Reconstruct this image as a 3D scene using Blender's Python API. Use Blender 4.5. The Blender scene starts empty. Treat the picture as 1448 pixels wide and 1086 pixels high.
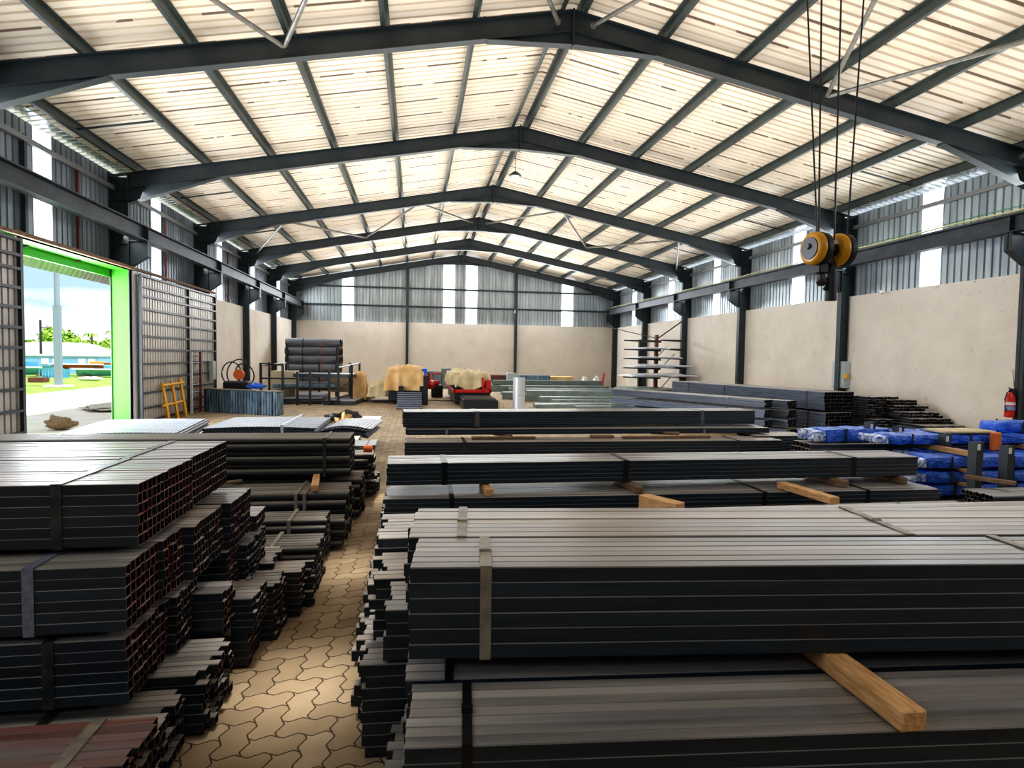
import bpy, bmesh, math, random
from mathutils import Vector, Matrix, noise
random.seed(7)
PI=math.pi
COL=bpy.context.scene.collection

# ---------------------------------------------------------------- helpers
class MB:
    def __init__(s): s.v=[]; s.f=[]; s.m=[]
    def add(s,vs,fs,mi=0,M=None):
        n=len(s.v)
        for p in vs:
            p=Vector(p)
            s.v.append(tuple(M@p) if M else tuple(p))
        for f in fs: s.f.append(tuple(i+n for i in f)); s.m.append(mi)
        return s
    def box(s,x0,x1,y0,y1,z0,z1,mi=0,M=None):
        vs=[(x0,y0,z0),(x1,y0,z0),(x1,y1,z0),(x0,y1,z0),(x0,y0,z1),(x1,y0,z1),(x1,y1,z1),(x0,y1,z1)]
        return s.add(vs,[(0,3,2,1),(4,5,6,7),(0,1,5,4),(1,2,6,5),(2,3,7,6),(3,0,4,7)],mi,M)
    def bbox(s,x0,x1,y0,y1,z0,z1,b=.005,mi=0,M=None):   # box with chamfered edges
        xs,ys,zs=(x0,x1),(y0,y1),(z0,z1); vs=[];idx={}
        for i in (0,1):
            for j in (0,1):
                for k in (0,1):
                    for a in range(3):
                        p=[xs[i],ys[j],zs[k]]
                        for c,t in enumerate((i,j,k)):
                            if c!=a: p[c]+= b if t==0 else -b
                        idx[(i,j,k,a)]=len(vs); vs.append(tuple(p))
        fs=[]
        for a in range(3):
            o=[c for c in range(3) if c!=a]
            for t in (0,1):
                q=[]
                for (p,r) in ((0,0),(1,0),(1,1),(0,1)):
                    k=[0,0,0]; k[a]=t; k[o[0]]=p; k[o[1]]=r; q.append(idx[(*k,a)])
                if (t==0) ^ (a==1): q=q[::-1]
                fs.append(tuple(q))
        for a in range(3):
            o=[c for c in range(3) if c!=a]
            for p in (0,1):
                for r in (0,1):
                    k0=[0,0,0];k0[o[0]]=p;k0[o[1]]=r;k1=list(k0);k1[a]=1
                    fs.append((idx[(*k0,o[0])],idx[(*k1,o[0])],idx[(*k1,o[1])],idx[(*k0,o[1])]))
        for i in (0,1):
            for j in (0,1):
                for k in (0,1): fs.append((idx[(i,j,k,0)],idx[(i,j,k,1)],idx[(i,j,k,2)]))
        return s.add(vs,fs,mi,M)
    def prism(s,poly,a,b,axis='y',mi=0,M=None):    # 2D polygon extruded from a to b along axis
        n=len(poly); vs=[]
        for t in (a,b):
            for (p,q) in poly:
                vs.append({'y':(p,t,q),'x':(t,p,q),'z':(p,q,t)}[axis])
        fs=[tuple(range(n)),tuple(range(2*n-1,n-1,-1))]+[(i,i+n,(i+1)%n+n,(i+1)%n) for i in range(n)]
        return s.add(vs,fs,mi,M)
    def sweep(s,pts,sec,mi=0,up=(0,0,1),cap=True):   # section (list of (side,up)) swept along pts
        pts=[Vector(p) for p in pts]; n=len(sec); base=len(s.v); up=Vector(up)
        for i,p in enumerate(pts):
            d=(pts[min(i+1,len(pts)-1)]-pts[max(i-1,0)]).normalized()
            r=d.cross(up)
            if r.length<1e-4: r=d.cross(Vector((1,0,0)))
            r.normalize(); u=r.cross(d)
            for a,b in sec: s.v.append(tuple(p+r*a+u*b))
        for i in range(len(pts)-1):
            for j in range(n):
                s.f.append((base+i*n+j,base+i*n+(j+1)%n,base+(i+1)*n+(j+1)%n,base+(i+1)*n+j)); s.m.append(mi)
        if cap:
            s.f.append(tuple(base+j for j in range(n))[::-1]); s.m.append(mi)
            e=base+(len(pts)-1)*n; s.f.append(tuple(e+j for j in range(n))); s.m.append(mi)
        return s
    def tube(s,pts,r,n=8,mi=0,cap=True):
        return s.sweep(pts,[(r*math.cos(2*PI*j/n),r*math.sin(2*PI*j/n)) for j in range(n)],mi,cap=cap)
    def lathe(s,prof,n=24,mi=0,M=None):   # prof (r,z)
        vs=[];fs=[]
        for r,z in prof:
            for j in range(n): vs.append((r*math.cos(2*PI*j/n),r*math.sin(2*PI*j/n),z))
        for i in range(len(prof)-1):
            for j in range(n): fs.append((i*n+j,i*n+(j+1)%n,(i+1)*n+(j+1)%n,(i+1)*n+j))
        fs.append(tuple(range(n))[::-1]); fs.append(tuple((len(prof)-1)*n+j for j in range(n)))
        return s.add(vs,fs,mi,M)
    def mesh(s,name,mats,smooth=False,fix=True):
        me=bpy.data.meshes.new(name); me.from_pydata(s.v,[],s.f)
        for m in (mats if isinstance(mats,(list,tuple)) else [mats]): me.materials.append(m)
        for p,mi in zip(me.polygons,s.m): p.material_index=mi; p.use_smooth=smooth
        if fix:
            bm=bmesh.new(); bm.from_mesh(me); bmesh.ops.recalc_face_normals(bm,faces=bm.faces); bm.to_mesh(me); bm.free()
        me.update(); return me
    def build(s,name,mats,parent=None,smooth=False,fix=True):
        return link(name,s.mesh(name,mats,smooth,fix),parent)
def link(name,me,parent=None,loc=None,rot=None):
    o=bpy.data.objects.new(name,me); COL.objects.link(o)
    if parent is not None: o.parent=parent
    if loc is not None: o.location=loc
    if rot is not None: o.rotation_euler=rot
    return o
def tag(o,label=None,cat=None,group=None,kind=None):
    if label: o['label']=label
    if cat: o['category']=cat
    if group: o['group']=group
    if kind: o['kind']=kind
    return o
def thing(name,label,cat,loc=(0,0,0),rz=0,group=None):
    o=bpy.data.objects.new(name,None); COL.objects.link(o); o.location=loc; o.rotation_euler=(0,0,rz)
    o.empty_display_size=.1
    return tag(o,label,cat,group)
def RM(loc=(0,0,0),rx=0,ry=0,rz=0):
    return Matrix.Translation(loc)@Matrix.Rotation(rz,4,'Z')@Matrix.Rotation(ry,4,'Y')@Matrix.Rotation(rx,4,'X')

# ---------------------------------------------------------------- materials
def newmat(name):
    m=bpy.data.materials.new(name); m.use_nodes=True; nt=m.node_tree; b=nt.nodes['Principled BSDF']; return m,nt,b
def N(nt,t,**k):
    n=nt.nodes.new(t)
    for a,v in k.items(): setattr(n,a,v)
    return n
def math_n(nt,op,a,b=None,c=None):
    n=N(nt,'ShaderNodeMath',operation=op)
    for i,x in enumerate((a,b,c)):
        if x is None: continue
        if isinstance(x,(int,float)): n.inputs[i].default_value=x
        else: nt.links.new(x,n.inputs[i])
    return n.outputs[0]
def ramp(nt,fac,stops):
    r=N(nt,'ShaderNodeValToRGB'); e=r.color_ramp.elements
    while len(e)<len(stops): e.new(.5)
    for x,(p,c) in zip(e,stops): x.position=p; x.color=(*c,1)
    nt.links.new(fac,r.inputs[0]); return r.outputs[0]
def mat(name,c,rough=.5,metal=0,c2=None,scale=6,stretch=(1,1,1),bump=0,bscale=None,obj_rand=0,rvar=0,det=4,spec=.5):
    m,nt,b=newmat(name)
    b.inputs['Roughness'].default_value=rough; b.inputs['Metallic'].default_value=metal
    b.inputs['Specular IOR Level'].default_value=spec
    b.inputs['Base Color'].default_value=(*c,1)
    if c2 or bump or rvar or obj_rand:
        tc=N(nt,'ShaderNodeTexCoord'); mp=N(nt,'ShaderNodeMapping'); mp.inputs['Scale'].default_value=stretch
        oi=N(nt,'ShaderNodeObjectInfo')
        nt.links.new(tc.outputs['Object'],mp.inputs['Vector'])
        cb=N(nt,'ShaderNodeCombineXYZ')
        for i in range(3): nt.links.new(math_n(nt,'MULTIPLY',oi.outputs['Random'],37.0+i*11),cb.inputs[i])
        nt.links.new(cb.outputs[0],mp.inputs['Location'])
        nz=N(nt,'ShaderNodeTexNoise'); nz.inputs['Scale'].default_value=scale; nz.inputs['Detail'].default_value=det
        nt.links.new(mp.outputs[0],nz.inputs['Vector'])
        f=nz.outputs['Fac']
        if c2 or obj_rand:
            col=ramp(nt,f,[(.35,c),(.65,c2 or c)])
            if obj_rand:
                hs=N(nt,'ShaderNodeHueSaturation'); nt.links.new(col,hs.inputs['Color'])
                v=math_n(nt,'MULTIPLY_ADD',oi.outputs['Random'],2*obj_rand,1-obj_rand); nt.links.new(v,hs.inputs['Value']); col=hs.outputs[0]
            nt.links.new(col,b.inputs['Base Color'])
        if rvar: nt.links.new(math_n(nt,'MULTIPLY_ADD',f,rvar*2,rough-rvar),b.inputs['Roughness'])
        if bump:
            bp=N(nt,'ShaderNodeBump'); bp.inputs['Strength'].default_value=bump; bp.inputs['Distance'].default_value=.02
            if bscale:
                n2=N(nt,'ShaderNodeTexNoise'); n2.inputs['Scale'].default_value=bscale; n2.inputs['Detail'].default_value=3
                nt.links.new(mp.outputs[0],n2.inputs['Vector']); f=n2.outputs['Fac']
            nt.links.new(f,bp.inputs['Height']); nt.links.new(bp.outputs[0],b.inputs['Normal'])
    return m
def emis(name,c,st,c2=None):
    m,nt,b=newmat(name); b.inputs['Base Color'].default_value=(*c,1); b.inputs['Emission Color'].default_value=(*c,1); b.inputs['Emission Strength'].default_value=st
    if c2:
        tc=N(nt,'ShaderNodeTexCoord'); nz=N(nt,'ShaderNodeTexNoise'); nz.inputs['Scale'].default_value=.7; nt.links.new(tc.outputs['Object'],nz.inputs['Vector'])
        nt.links.new(ramp(nt,nz.outputs['Fac'],[(.4,c),(.6,c2)]),b.inputs['Emission Color'])
    return m

M={}
M['frame']=mat('frame_paint',(.014,.022,.026),.45,0,(.021,.031,.036),3,obj_rand=0)
M['purlin']=mat('purlin_paint',(.028,.040,.038),.4,.1,(.045,.06,.056),3)
M['girt']=mat('girt_paint',(.03,.04,.05),.45,0)
M['girtlight']=mat('girt_galvanised',(.26,.27,.27),.4,.5)
M['crane_beam']=mat('crane_beam_paint',(.022,.028,.036),.5,.1,(.05,.062,.08),2.5,stretch=(1,1,2))
M['galv']=mat('galvanised_brace',(.20,.19,.17),.4,.5,(.12,.12,.11),8)
M['tube']=mat('black_steel_tube',(.028,.035,.043),.36,.45,(.05,.056,.062),7,stretch=(.35,6,6),bump=.05,bscale=30,obj_rand=.3,rvar=.12)
M['tube_blue']=mat('blue_black_tube',(.02,.032,.046),.38,.35,(.035,.048,.062),7,stretch=(.35,6,6),bump=.04,bscale=30,obj_rand=.3,rvar=.1)
def sheen_top(name,side,side2,top,top2,rough=.34,rnd=.25,pipe=False):  # upward faces get a paler colour, painted in for light reflected off the roof
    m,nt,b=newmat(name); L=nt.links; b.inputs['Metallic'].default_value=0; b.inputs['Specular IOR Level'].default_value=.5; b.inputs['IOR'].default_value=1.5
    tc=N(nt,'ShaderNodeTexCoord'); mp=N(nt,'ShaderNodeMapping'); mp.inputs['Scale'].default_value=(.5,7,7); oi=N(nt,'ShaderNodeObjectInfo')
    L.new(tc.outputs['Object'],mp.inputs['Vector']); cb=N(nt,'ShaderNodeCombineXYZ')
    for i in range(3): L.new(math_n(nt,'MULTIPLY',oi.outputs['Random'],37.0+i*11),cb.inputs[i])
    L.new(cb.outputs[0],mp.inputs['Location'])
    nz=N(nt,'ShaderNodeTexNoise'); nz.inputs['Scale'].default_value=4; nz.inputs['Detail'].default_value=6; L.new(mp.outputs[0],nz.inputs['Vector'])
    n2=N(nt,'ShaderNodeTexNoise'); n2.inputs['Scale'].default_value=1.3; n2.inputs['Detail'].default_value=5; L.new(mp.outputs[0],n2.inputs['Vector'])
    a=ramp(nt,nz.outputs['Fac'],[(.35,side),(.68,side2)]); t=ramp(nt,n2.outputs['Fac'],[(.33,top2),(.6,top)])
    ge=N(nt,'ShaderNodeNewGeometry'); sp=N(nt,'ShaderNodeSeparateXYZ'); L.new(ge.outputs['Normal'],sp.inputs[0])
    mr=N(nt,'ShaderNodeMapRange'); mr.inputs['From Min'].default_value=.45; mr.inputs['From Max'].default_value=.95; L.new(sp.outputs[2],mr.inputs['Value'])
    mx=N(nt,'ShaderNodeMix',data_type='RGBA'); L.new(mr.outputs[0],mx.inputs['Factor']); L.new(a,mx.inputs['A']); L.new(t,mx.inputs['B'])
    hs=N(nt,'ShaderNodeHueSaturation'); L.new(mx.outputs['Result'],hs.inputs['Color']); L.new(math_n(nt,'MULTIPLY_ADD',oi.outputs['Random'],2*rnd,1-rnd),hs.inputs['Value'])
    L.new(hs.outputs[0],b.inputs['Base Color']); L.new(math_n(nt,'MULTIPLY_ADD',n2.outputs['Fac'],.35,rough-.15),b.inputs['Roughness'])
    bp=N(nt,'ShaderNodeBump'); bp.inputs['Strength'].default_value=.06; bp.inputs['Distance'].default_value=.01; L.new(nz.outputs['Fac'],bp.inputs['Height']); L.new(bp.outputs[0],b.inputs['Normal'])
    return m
M['tube']=sheen_top('black_steel_tube',(.012,.021,.032),(.025,.036,.050),(.47,.42,.375),(.24,.22,.205))
M['tube_blue']=sheen_top('blue_black_tube',(.011,.022,.035),(.022,.037,.054),(.37,.345,.325),(.17,.17,.175))
M['tube_red']=sheen_top('red_tinged_tube',(.014,.017,.022),(.03,.035,.04),(.22,.20,.205),(.21,.095,.08),rough=.3)
M['grey_tube']=sheen_top('blue_grey_tube',(.055,.080,.13),(.12,.15,.215),(.42,.38,.34),(.22,.21,.21),rough=.4)
M['rim_dark']=mat('dark_cut_rim',(.035,.035,.04),.5)
M['pipe']=sheen_top('black_round_pipe',(.010,.012,.015),(.022,.025,.028),(.26,.235,.205),(.13,.12,.11),rough=.36)
M['tube_in']=mat('tube_inside',(.008,.007,.008),.7,0)
M['tube_rim']=mat('tube_cut_rim',(.36,.31,.30),.4,.2,(.15,.12,.12),30)
M['rim_red']=mat('red_paint_rim',(.40,.05,.03),.5,.1,(.24,.17,.16),5)
M['pipe_old']=mat('plain_round_pipe',(.032,.032,.036),.3,.5,(.06,.056,.054),4,stretch=(.3,5,5),obj_rand=.35,rvar=.1)
M['strap']=mat('steel_strap',(.10,.105,.115),.4,.6,(.05,.05,.055),12)
M['strap_dark']=mat('dark_strap',(.02,.02,.022),.4,.5)
M['strap_tan']=mat('tan_strap',(.34,.30,.24),.5,.25,(.20,.18,.15),14)
M['blue_grey']=mat('blue_grey_steel',(.16,.19,.27),.4,.3,(.24,.27,.35),6,stretch=(6,.5,6),obj_rand=.15)
M['green_grey']=mat('green_grey_steel',(.17,.22,.215),.45,.15,(.26,.31,.30),4,obj_rand=.3)
M['deck_blue']=mat('blue_deck_sheet',(.05,.085,.12),.35,.3,(.20,.28,.36),5,stretch=(3,3,.5),obj_rand=.5)
M['wood']=mat('timber',(.52,.27,.10),.7,0,(.72,.45,.22),9,stretch=(8,1,8),bump=.3,bscale=22,obj_rand=.12)
M['wood_old']=mat('old_timber',(.16,.09,.05),.8,0,(.33,.21,.13),10,stretch=(8,1,8),bump=.4,bscale=20,obj_rand=.2)
M['red']=mat('red_paint',(.55,.02,.015),.35)
M['orange']=mat('orange_paint',(.8,.18,.03),.5)
M['yellow']=mat('yellow_paint',(.75,.36,.01),.3,0,(.6,.27,.01),12)
M['yellow_frame']=mat('yellow_steel',(.80,.42,.03),.5)
M['black']=mat('black_rubber',(.01,.01,.012),.5)
M['dark']=mat('dark_metal',(.03,.033,.038),.4,.3)
M['hub']=mat('grey_hub',(.08,.08,.085),.35,.5)
M['tarp']=mat('orange_tarp',(.66,.40,.16),.75,0,(.80,.56,.28),3,bump=.3,bscale=6)
M['tarp_pale']=mat('pale_tarp',(.50,.40,.22),.75,0,(.70,.60,.40),3,bump=.4,bscale=5)
M['bluewrap']=mat('blue_wrap',(.005,.07,.62),.28,0,(.03,.20,.85),7,stretch=(2,5,5),bump=1.0,bscale=9,obj_rand=.15)
M['plastic']=mat('clear_plastic_wrap',(.02,.14,.55),.15,.1,(.80,.83,.90),22,bump=.8,bscale=16)
M['lime']=mat('lime_paint',(.045,.36,.010),.6)
M['white_post']=mat('pale_post',(.62,.66,.74),.5)
M['doorsheet']=mat('door_sheet',(.36,.34,.31),.45,.25,(.50,.47,.43),1.2,stretch=(1,1,.4))
M['box_grey']=mat('pale_grey_enamel',(.45,.52,.54),.4)
M['galvcyl']=mat('rolled_sheet',(.62,.66,.72),.35,.25,(.75,.78,.82),2,stretch=(6,6,.3))
M['green_tarp']=mat('green_paint',(.02,.16,.10),.5)
M['brown']=mat('brown_sheet',(.13,.03,.025),.5)
M['cream']=mat('cream_board',(.62,.52,.36),.7)
M['white']=mat('white_paint',(.8,.8,.78),.5)
M['gravel']=mat('gravel_pinkish',(.55,.47,.40),.9,0,(.42,.36,.3),14)
M['sheet_steel']=sheen_top('sheet_steel',(.03,.035,.05),(.07,.08,.10),(.42,.45,.52),(.24,.27,.33),rough=.35)
M['bigpipe']=sheen_top('large_pipe',(.07,.08,.10),(.16,.18,.22),(.36,.38,.44),(.17,.18,.22),rough=.33)
M['rope']=mat('wire_rope',(.03,.03,.033),.5,.5)
M['cable_yellow']=mat('festoon_cable',(.55,.5,.2),.6)
M['cable_green']=mat('green_cable',(.02,.2,.1),.6)
M['blue']=mat('blue_plastic',(.01,.12,.6),.4)

def plaster():
    m,nt,b=newmat('plaster'); b.inputs['Roughness'].default_value=.85
    g=N(nt,'ShaderNodeTexCoord'); n1=N(nt,'ShaderNodeTexNoise'); n1.inputs['Scale'].default_value=1.1; n1.inputs['Detail'].default_value=8; n1.inputs['Roughness'].default_value=.65
    n2=N(nt,'ShaderNodeTexNoise'); n2.inputs['Scale'].default_value=7; n2.inputs['Detail'].default_value=5; n2.inputs['Distortion'].default_value=1.5
    nt.links.new(g.outputs['Object'],n1.inputs['Vector']); nt.links.new(g.outputs['Object'],n2.inputs['Vector'])
    c1=ramp(nt,n1.outputs['Fac'],[(.3,(.66,.60,.53)),(.7,(.78,.72,.645))])
    c2=ramp(nt,n2.outputs['Fac'],[(.26,(.55,.50,.45)),(.36,(1,1,1))])
    mx=N(nt,'ShaderNodeMix',data_type='RGBA',blend_type='MULTIPLY'); mx.inputs['Factor'].default_value=.55
    nt.links.new(c1,mx.inputs['A']); nt.links.new(c2,mx.inputs['B']); nt.links.new(mx.outputs['Result'],b.inputs['Base Color'])
    bp=N(nt,'ShaderNodeBump'); bp.inputs['Strength'].default_value=.15; nt.links.new(n2.outputs['Fac'],bp.inputs['Height']); nt.links.new(bp.outputs[0],b.inputs['Normal'])
    return m
M['plaster']=plaster()
def roofmat():
    m,nt,b=newmat('roof_underside'); b.inputs['Roughness'].default_value=.55
    g=N(nt,'ShaderNodeTexCoord'); mp=N(nt,'ShaderNodeMapping'); mp.inputs['Scale'].default_value=(.35,3.2,.35)
    nt.links.new(g.outputs['Object'],mp.inputs['Vector'])
    n1=N(nt,'ShaderNodeTexNoise'); n1.inputs['Scale'].default_value=1.6; n1.inputs['Detail'].default_value=3; nt.links.new(mp.outputs[0],n1.inputs['Vector'])
    n0=N(nt,'ShaderNodeTexNoise'); n0.inputs['Scale'].default_value=.35; nt.links.new(g.outputs['Object'],n0.inputs['Vector'])
    a=ramp(nt,n1.outputs['Fac'],[(.25,(.45,.36,.27)),(.33,(.74,.65,.52)),(.75,(.84,.76,.64))])
    c=ramp(nt,n0.outputs['Fac'],[(.35,(.86,.86,.88)),(.65,(1,1,1))])
    mx=N(nt,'ShaderNodeMix',data_type='RGBA',blend_type='MULTIPLY'); mx.inputs['Factor'].default_value=1
    nt.links.new(a,mx.inputs['A']); nt.links.new(c,mx.inputs['B'])
    # dashed lap seams between sheets, about every 0.8 m
    sp=N(nt,'ShaderNodeSeparateXYZ'); nt.links.new(g.outputs['Object'],sp.inputs[0])
    fr=math_n(nt,'FRACT',math_n(nt,'DIVIDE',sp.outputs[1],.8)); ln=math_n(nt,'LESS_THAN',math_n(nt,'ABSOLUTE',math_n(nt,'SUBTRACT',fr,.5)),.016)
    n3=N(nt,'ShaderNodeTexNoise'); n3.inputs['Scale'].default_value=1.1; n3.inputs['Detail'].default_value=4; nt.links.new(g.outputs['Object'],n3.inputs['Vector'])
    ds=math_n(nt,'GREATER_THAN',n3.outputs['Fac'],.47); k=math_n(nt,'MULTIPLY',math_n(nt,'MULTIPLY',ln,ds),.8)
    m2=N(nt,'ShaderNodeMix',data_type='RGBA'); nt.links.new(k,m2.inputs['Factor']); nt.links.new(mx.outputs['Result'],m2.inputs['A']); m2.inputs['B'].default_value=(.12,.07,.05,1)
    nt.links.new(m2.outputs['Result'],b.inputs['Base Color'])
    return m
M['roof']=roofmat()
M['roof_metal']=mat('roof_eave_galvanised',(.50,.53,.54),.25,.8,(.7,.72,.73),5,bump=.3,bscale=8)
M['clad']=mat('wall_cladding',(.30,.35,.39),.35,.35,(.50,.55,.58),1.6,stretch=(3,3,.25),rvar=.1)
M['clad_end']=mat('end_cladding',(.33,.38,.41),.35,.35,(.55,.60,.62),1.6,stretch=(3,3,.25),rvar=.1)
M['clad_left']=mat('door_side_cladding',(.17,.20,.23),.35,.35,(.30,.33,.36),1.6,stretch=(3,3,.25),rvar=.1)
M['trans']=emis('translucent_sheet',(.90,.95,1.0),1.9,(.78,.88,1.0))
def paver():
    m,nt,b=newmat('paving'); L=nt.links; b.inputs['Roughness'].default_value=.75
    g=N(nt,'ShaderNodeTexCoord'); sp=N(nt,'ShaderNodeSeparateXYZ'); L.new(g.outputs['Object'],sp.inputs[0])
    u=.130
    x=math_n(nt,'DIVIDE',sp.outputs[0],u); y=math_n(nt,'DIVIDE',sp.outputs[1],u)
    def tri(t,fr,am):
        s=math_n(nt,'SINE',math_n(nt,'MULTIPLY',t,2*PI*fr)); s3=math_n(nt,'SINE',math_n(nt,'MULTIPLY',t,6*PI*fr))
        return math_n(nt,'MULTIPLY',math_n(nt,'MULTIPLY_ADD',s3,-.11,s),am)
    xw=math_n(nt,'ADD',x,tri(y,1,.095)); yw=math_n(nt,'ADD',y,tri(x,1,.095))
    i=math_n(nt,'FLOOR',xw); j=math_n(nt,'FLOOR',yw); fx=math_n(nt,'SUBTRACT',xw,i); fy=math_n(nt,'SUBTRACT',yw,j)
    k=math_n(nt,'FLOORED_MODULO',math_n(nt,'SUBTRACT',i,j),4)
    def eq(v): return math_n(nt,'COMPARE',k,float(v),.3)
    dR=math_n(nt,'ADD',math_n(nt,'SUBTRACT',1.0,fx),eq(0)); dL=math_n(nt,'ADD',fx,eq(1))
    dB=math_n(nt,'ADD',fy,eq(2)); dT=math_n(nt,'ADD',math_n(nt,'SUBTRACT',1.0,fy),eq(3))
    d=math_n(nt,'MINIMUM',math_n(nt,'MINIMUM',dR,dL),math_n(nt,'MINIMUM',dB,dT))
    n1=N(nt,'ShaderNodeTexNoise'); n1.inputs['Scale'].default_value=3; n1.inputs['Detail'].default_value=6; L.new(g.outputs['Object'],n1.inputs['Vector'])
    n2=N(nt,'ShaderNodeTexNoise'); n2.inputs['Scale'].default_value=120; n2.inputs['Detail'].default_value=2; L.new(g.outputs['Object'],n2.inputs['Vector'])
    # brick id -> random tone
    bi=math_n(nt,'SUBTRACT',i,eq(1)); bj=math_n(nt,'ADD',j,eq(3))
    cb=N(nt,'ShaderNodeCombineXYZ'); L.new(bi,cb.inputs[0]); L.new(bj,cb.inputs[1])
    wn=N(nt,'ShaderNodeTexWhiteNoise',noise_dimensions='2D'); L.new(cb.outputs[0],wn.inputs['Vector'])
    t=math_n(nt,'ADD',math_n(nt,'MULTIPLY',wn.outputs['Value'],.35),math_n(nt,'MULTIPLY',n1.outputs['Fac'],.65))
    base=ramp(nt,t,[(.2,(.26,.19,.115)),(.5,(.38,.285,.18)),(.8,(.50,.39,.26))])
    gr=math_n(nt,'MULTIPLY_ADD',n2.outputs['Fac'],.5,.75)
    mg=N(nt,'ShaderNodeMix',data_type='RGBA',blend_type='MULTIPLY'); mg.inputs['Factor'].default_value=1
    cg=N(nt,'ShaderNodeCombineColor'); [L.new(gr,cg.inputs[q]) for q in range(3)]
    L.new(base,mg.inputs['A']); L.new(cg.outputs[0],mg.inputs['B'])
    jm=N(nt,'ShaderNodeMapRange'); jm.inputs['From Min'].default_value=.012; jm.inputs['From Max'].default_value=.04; L.new(d,jm.inputs['Value'])
    mx=N(nt,'ShaderNodeMix',data_type='RGBA'); L.new(jm.outputs[0],mx.inputs['Factor']); mx.inputs['A'].default_value=(.045,.03,.018,1); L.new(mg.outputs['Result'],mx.inputs['B'])
    L.new(mx.outputs['Result'],b.inputs['Base Color'])
    bp=N(nt,'ShaderNodeBump'); bp.inputs['Strength'].default_value=.7; bp.inputs['Distance'].default_value=.012; L.new(jm.outputs[0],bp.inputs['Height']); L.new(bp.outputs[0],b.inputs['Normal'])
    return m
M['paver']=paver()

# ---------------------------------------------------------------- building data
XL,XR=-6.79,12.09; XM=(XL+XR)/2; HE,HR=6.08,7.86
YF=[5.1,10.53,15.93,21.5,26.5,31.4,36.4]
WL,WR=-7.05,12.40; CLL,CLR=-7.22,12.53; YEND=37.05; YREAR=-6.0
ZW=3.74
SL=(HR-HE)/(XM-XL)
def rz(x): return HR-SL*abs(x-XM)          # top of rafter
# floor
MB().box(-7.6,12.9,-6.3,37.6,-.15,0).build('floor',M['paver'])
tag(bpy.data.objects['floor'],'tan interlocking block paving covering the warehouse floor','floor',kind='structure')

# ---- corrugated sheet generator: profile along t, extruded along other direction
def corr(t0,t1,pitch=.19,h=.035):
    p=[];t=t0
    while t<t1:
        for a,b in ((0,0),(.70,0),(.76,1),(.94,1)):
            q=t+a*pitch
            if q<t1: p.append((q,b*h))
        t+=pitch
    p.append((t1,0)); return p
def sheet(mb,prof,fn0,fn1,mi=0):
    n=len(mb.v)
    for t,h in prof: mb.v.append(fn0(t,h)); mb.v.append(fn1(t,h))
    for i in range(len(prof)-1): mb.f.append((n+2*i,n+2*i+1,n+2*i+3,n+2*i+2)); mb.m.append(mi)

# ---- ceiling
def ceiling():
    mb=MB(); pr=corr(YREAR,YEND+.3,.2,.05); off=.17
    for s in (-1,1):
        xe=XL-.2 if s<0 else XR+.2   # last purlin line
        xo=CLL-.35 if s<0 else CLR+.35
        for (xa,xb,mi) in ((XM,xe,0),(xe,xo,1)):
            sheet(mb,pr,lambda t,h,x=xa:(x,t,rz(x)+off+h),lambda t,h,x=xb:(x,t,rz(x)+off+h),mi)
    o=mb.build('ceiling',[M['roof'],M['roof_metal']],fix=False)
    tag(o,'cream corrugated roof sheeting seen from below on both slopes','ceiling',kind='structure')
ceiling()

# ---- walls
def wall_side(side):
    s=-1 if side=='left' else 1
    xi=WL if s<0 else WR; xo=xi+s*.16; cx=CLL if s<0 else CLR
    mb=MB()
    segs=[(21.7,YEND)] if s<0 else [(YREAR,YEND)]
    if s<0: segs.append((YREAR,4.5))
    for a,b in segs: mb.box(min(xi,xo),max(xi,xo),a,b,0,ZW)
    w=mb.build('wall_'+side,M['plaster'])
    tag(w,f'beige plastered block wall panels along the {"door" if s<0 else "solid"} side under metal cladding','wall',kind='structure')
    # cladding, with gaps where translucent sheets are
    gaps=[(13.0,13.57),(18.22,18.83),(23.8,24.34),(28.4,28.99),(33.5,34.15)]
    ztop=rz(cx)+.10
    mb=MB(); y=YREAR
    for a,b in gaps+[(YEND,YEND)]:
        z0=lambda t: ZW-.02
        pr=corr(y,a,.19,.04)
        if s<0:
            # around the door opening the sheet stops at the lintel
            sheet(mb,pr,lambda t,h:(cx+s*h,t,ZW-.0),lambda t,h:(cx+s*h,t,ztop))
        else: sheet(mb,pr,lambda t,h:(cx+s*h,t,ZW),lambda t,h:(cx+s*h,t,ztop))
        y=b
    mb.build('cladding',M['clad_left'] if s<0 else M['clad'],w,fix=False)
    mb=MB()
    gx=cx-s*.07
    for z in (4.82,5.72):
        mb.box(gx-.04,gx+.04,YREAR,YEND,z-.05,z+.05)
    mb.build('girt',M['girtlight'] ,w)
    for k,(a,b) in enumerate(gaps):
        n=len([o for o in bpy.data.objects if o.name.startswith('window_')])+1
        m2=MB(); sheet(m2,corr(a-.02,b+.02,.19,.04),lambda t,h:(cx+s*h,t,ZW),lambda t,h:(cx+s*h,t,ztop))
        o=m2.build(f'window_{n}',M['trans'],fix=False)
        tag(o,f'tall translucent wall sheet glowing white on the {"door" if s<0 else "solid"} side, number {k+1} from the camera','window',kind='structure')
    return w
wl=wall_side('left'); wr=wall_side('right')
# sag rods on left cladding
mb=MB()
for y in (14.4,19.0,24.9): mb.box(CLL+.03,CLL+.09,y-.03,y+.03,ZW,5.75)
mb.build('sag_rail',mat('rust_paint',(.12,.035,.025),.6),wl)
mb=MB()
for y in (12.6,): mb.box(CLL+.03,CLL+.1,y-.04,y+.04,ZW,5.8)
mb.build('sag_rail',M['girt'],wl)

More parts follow.
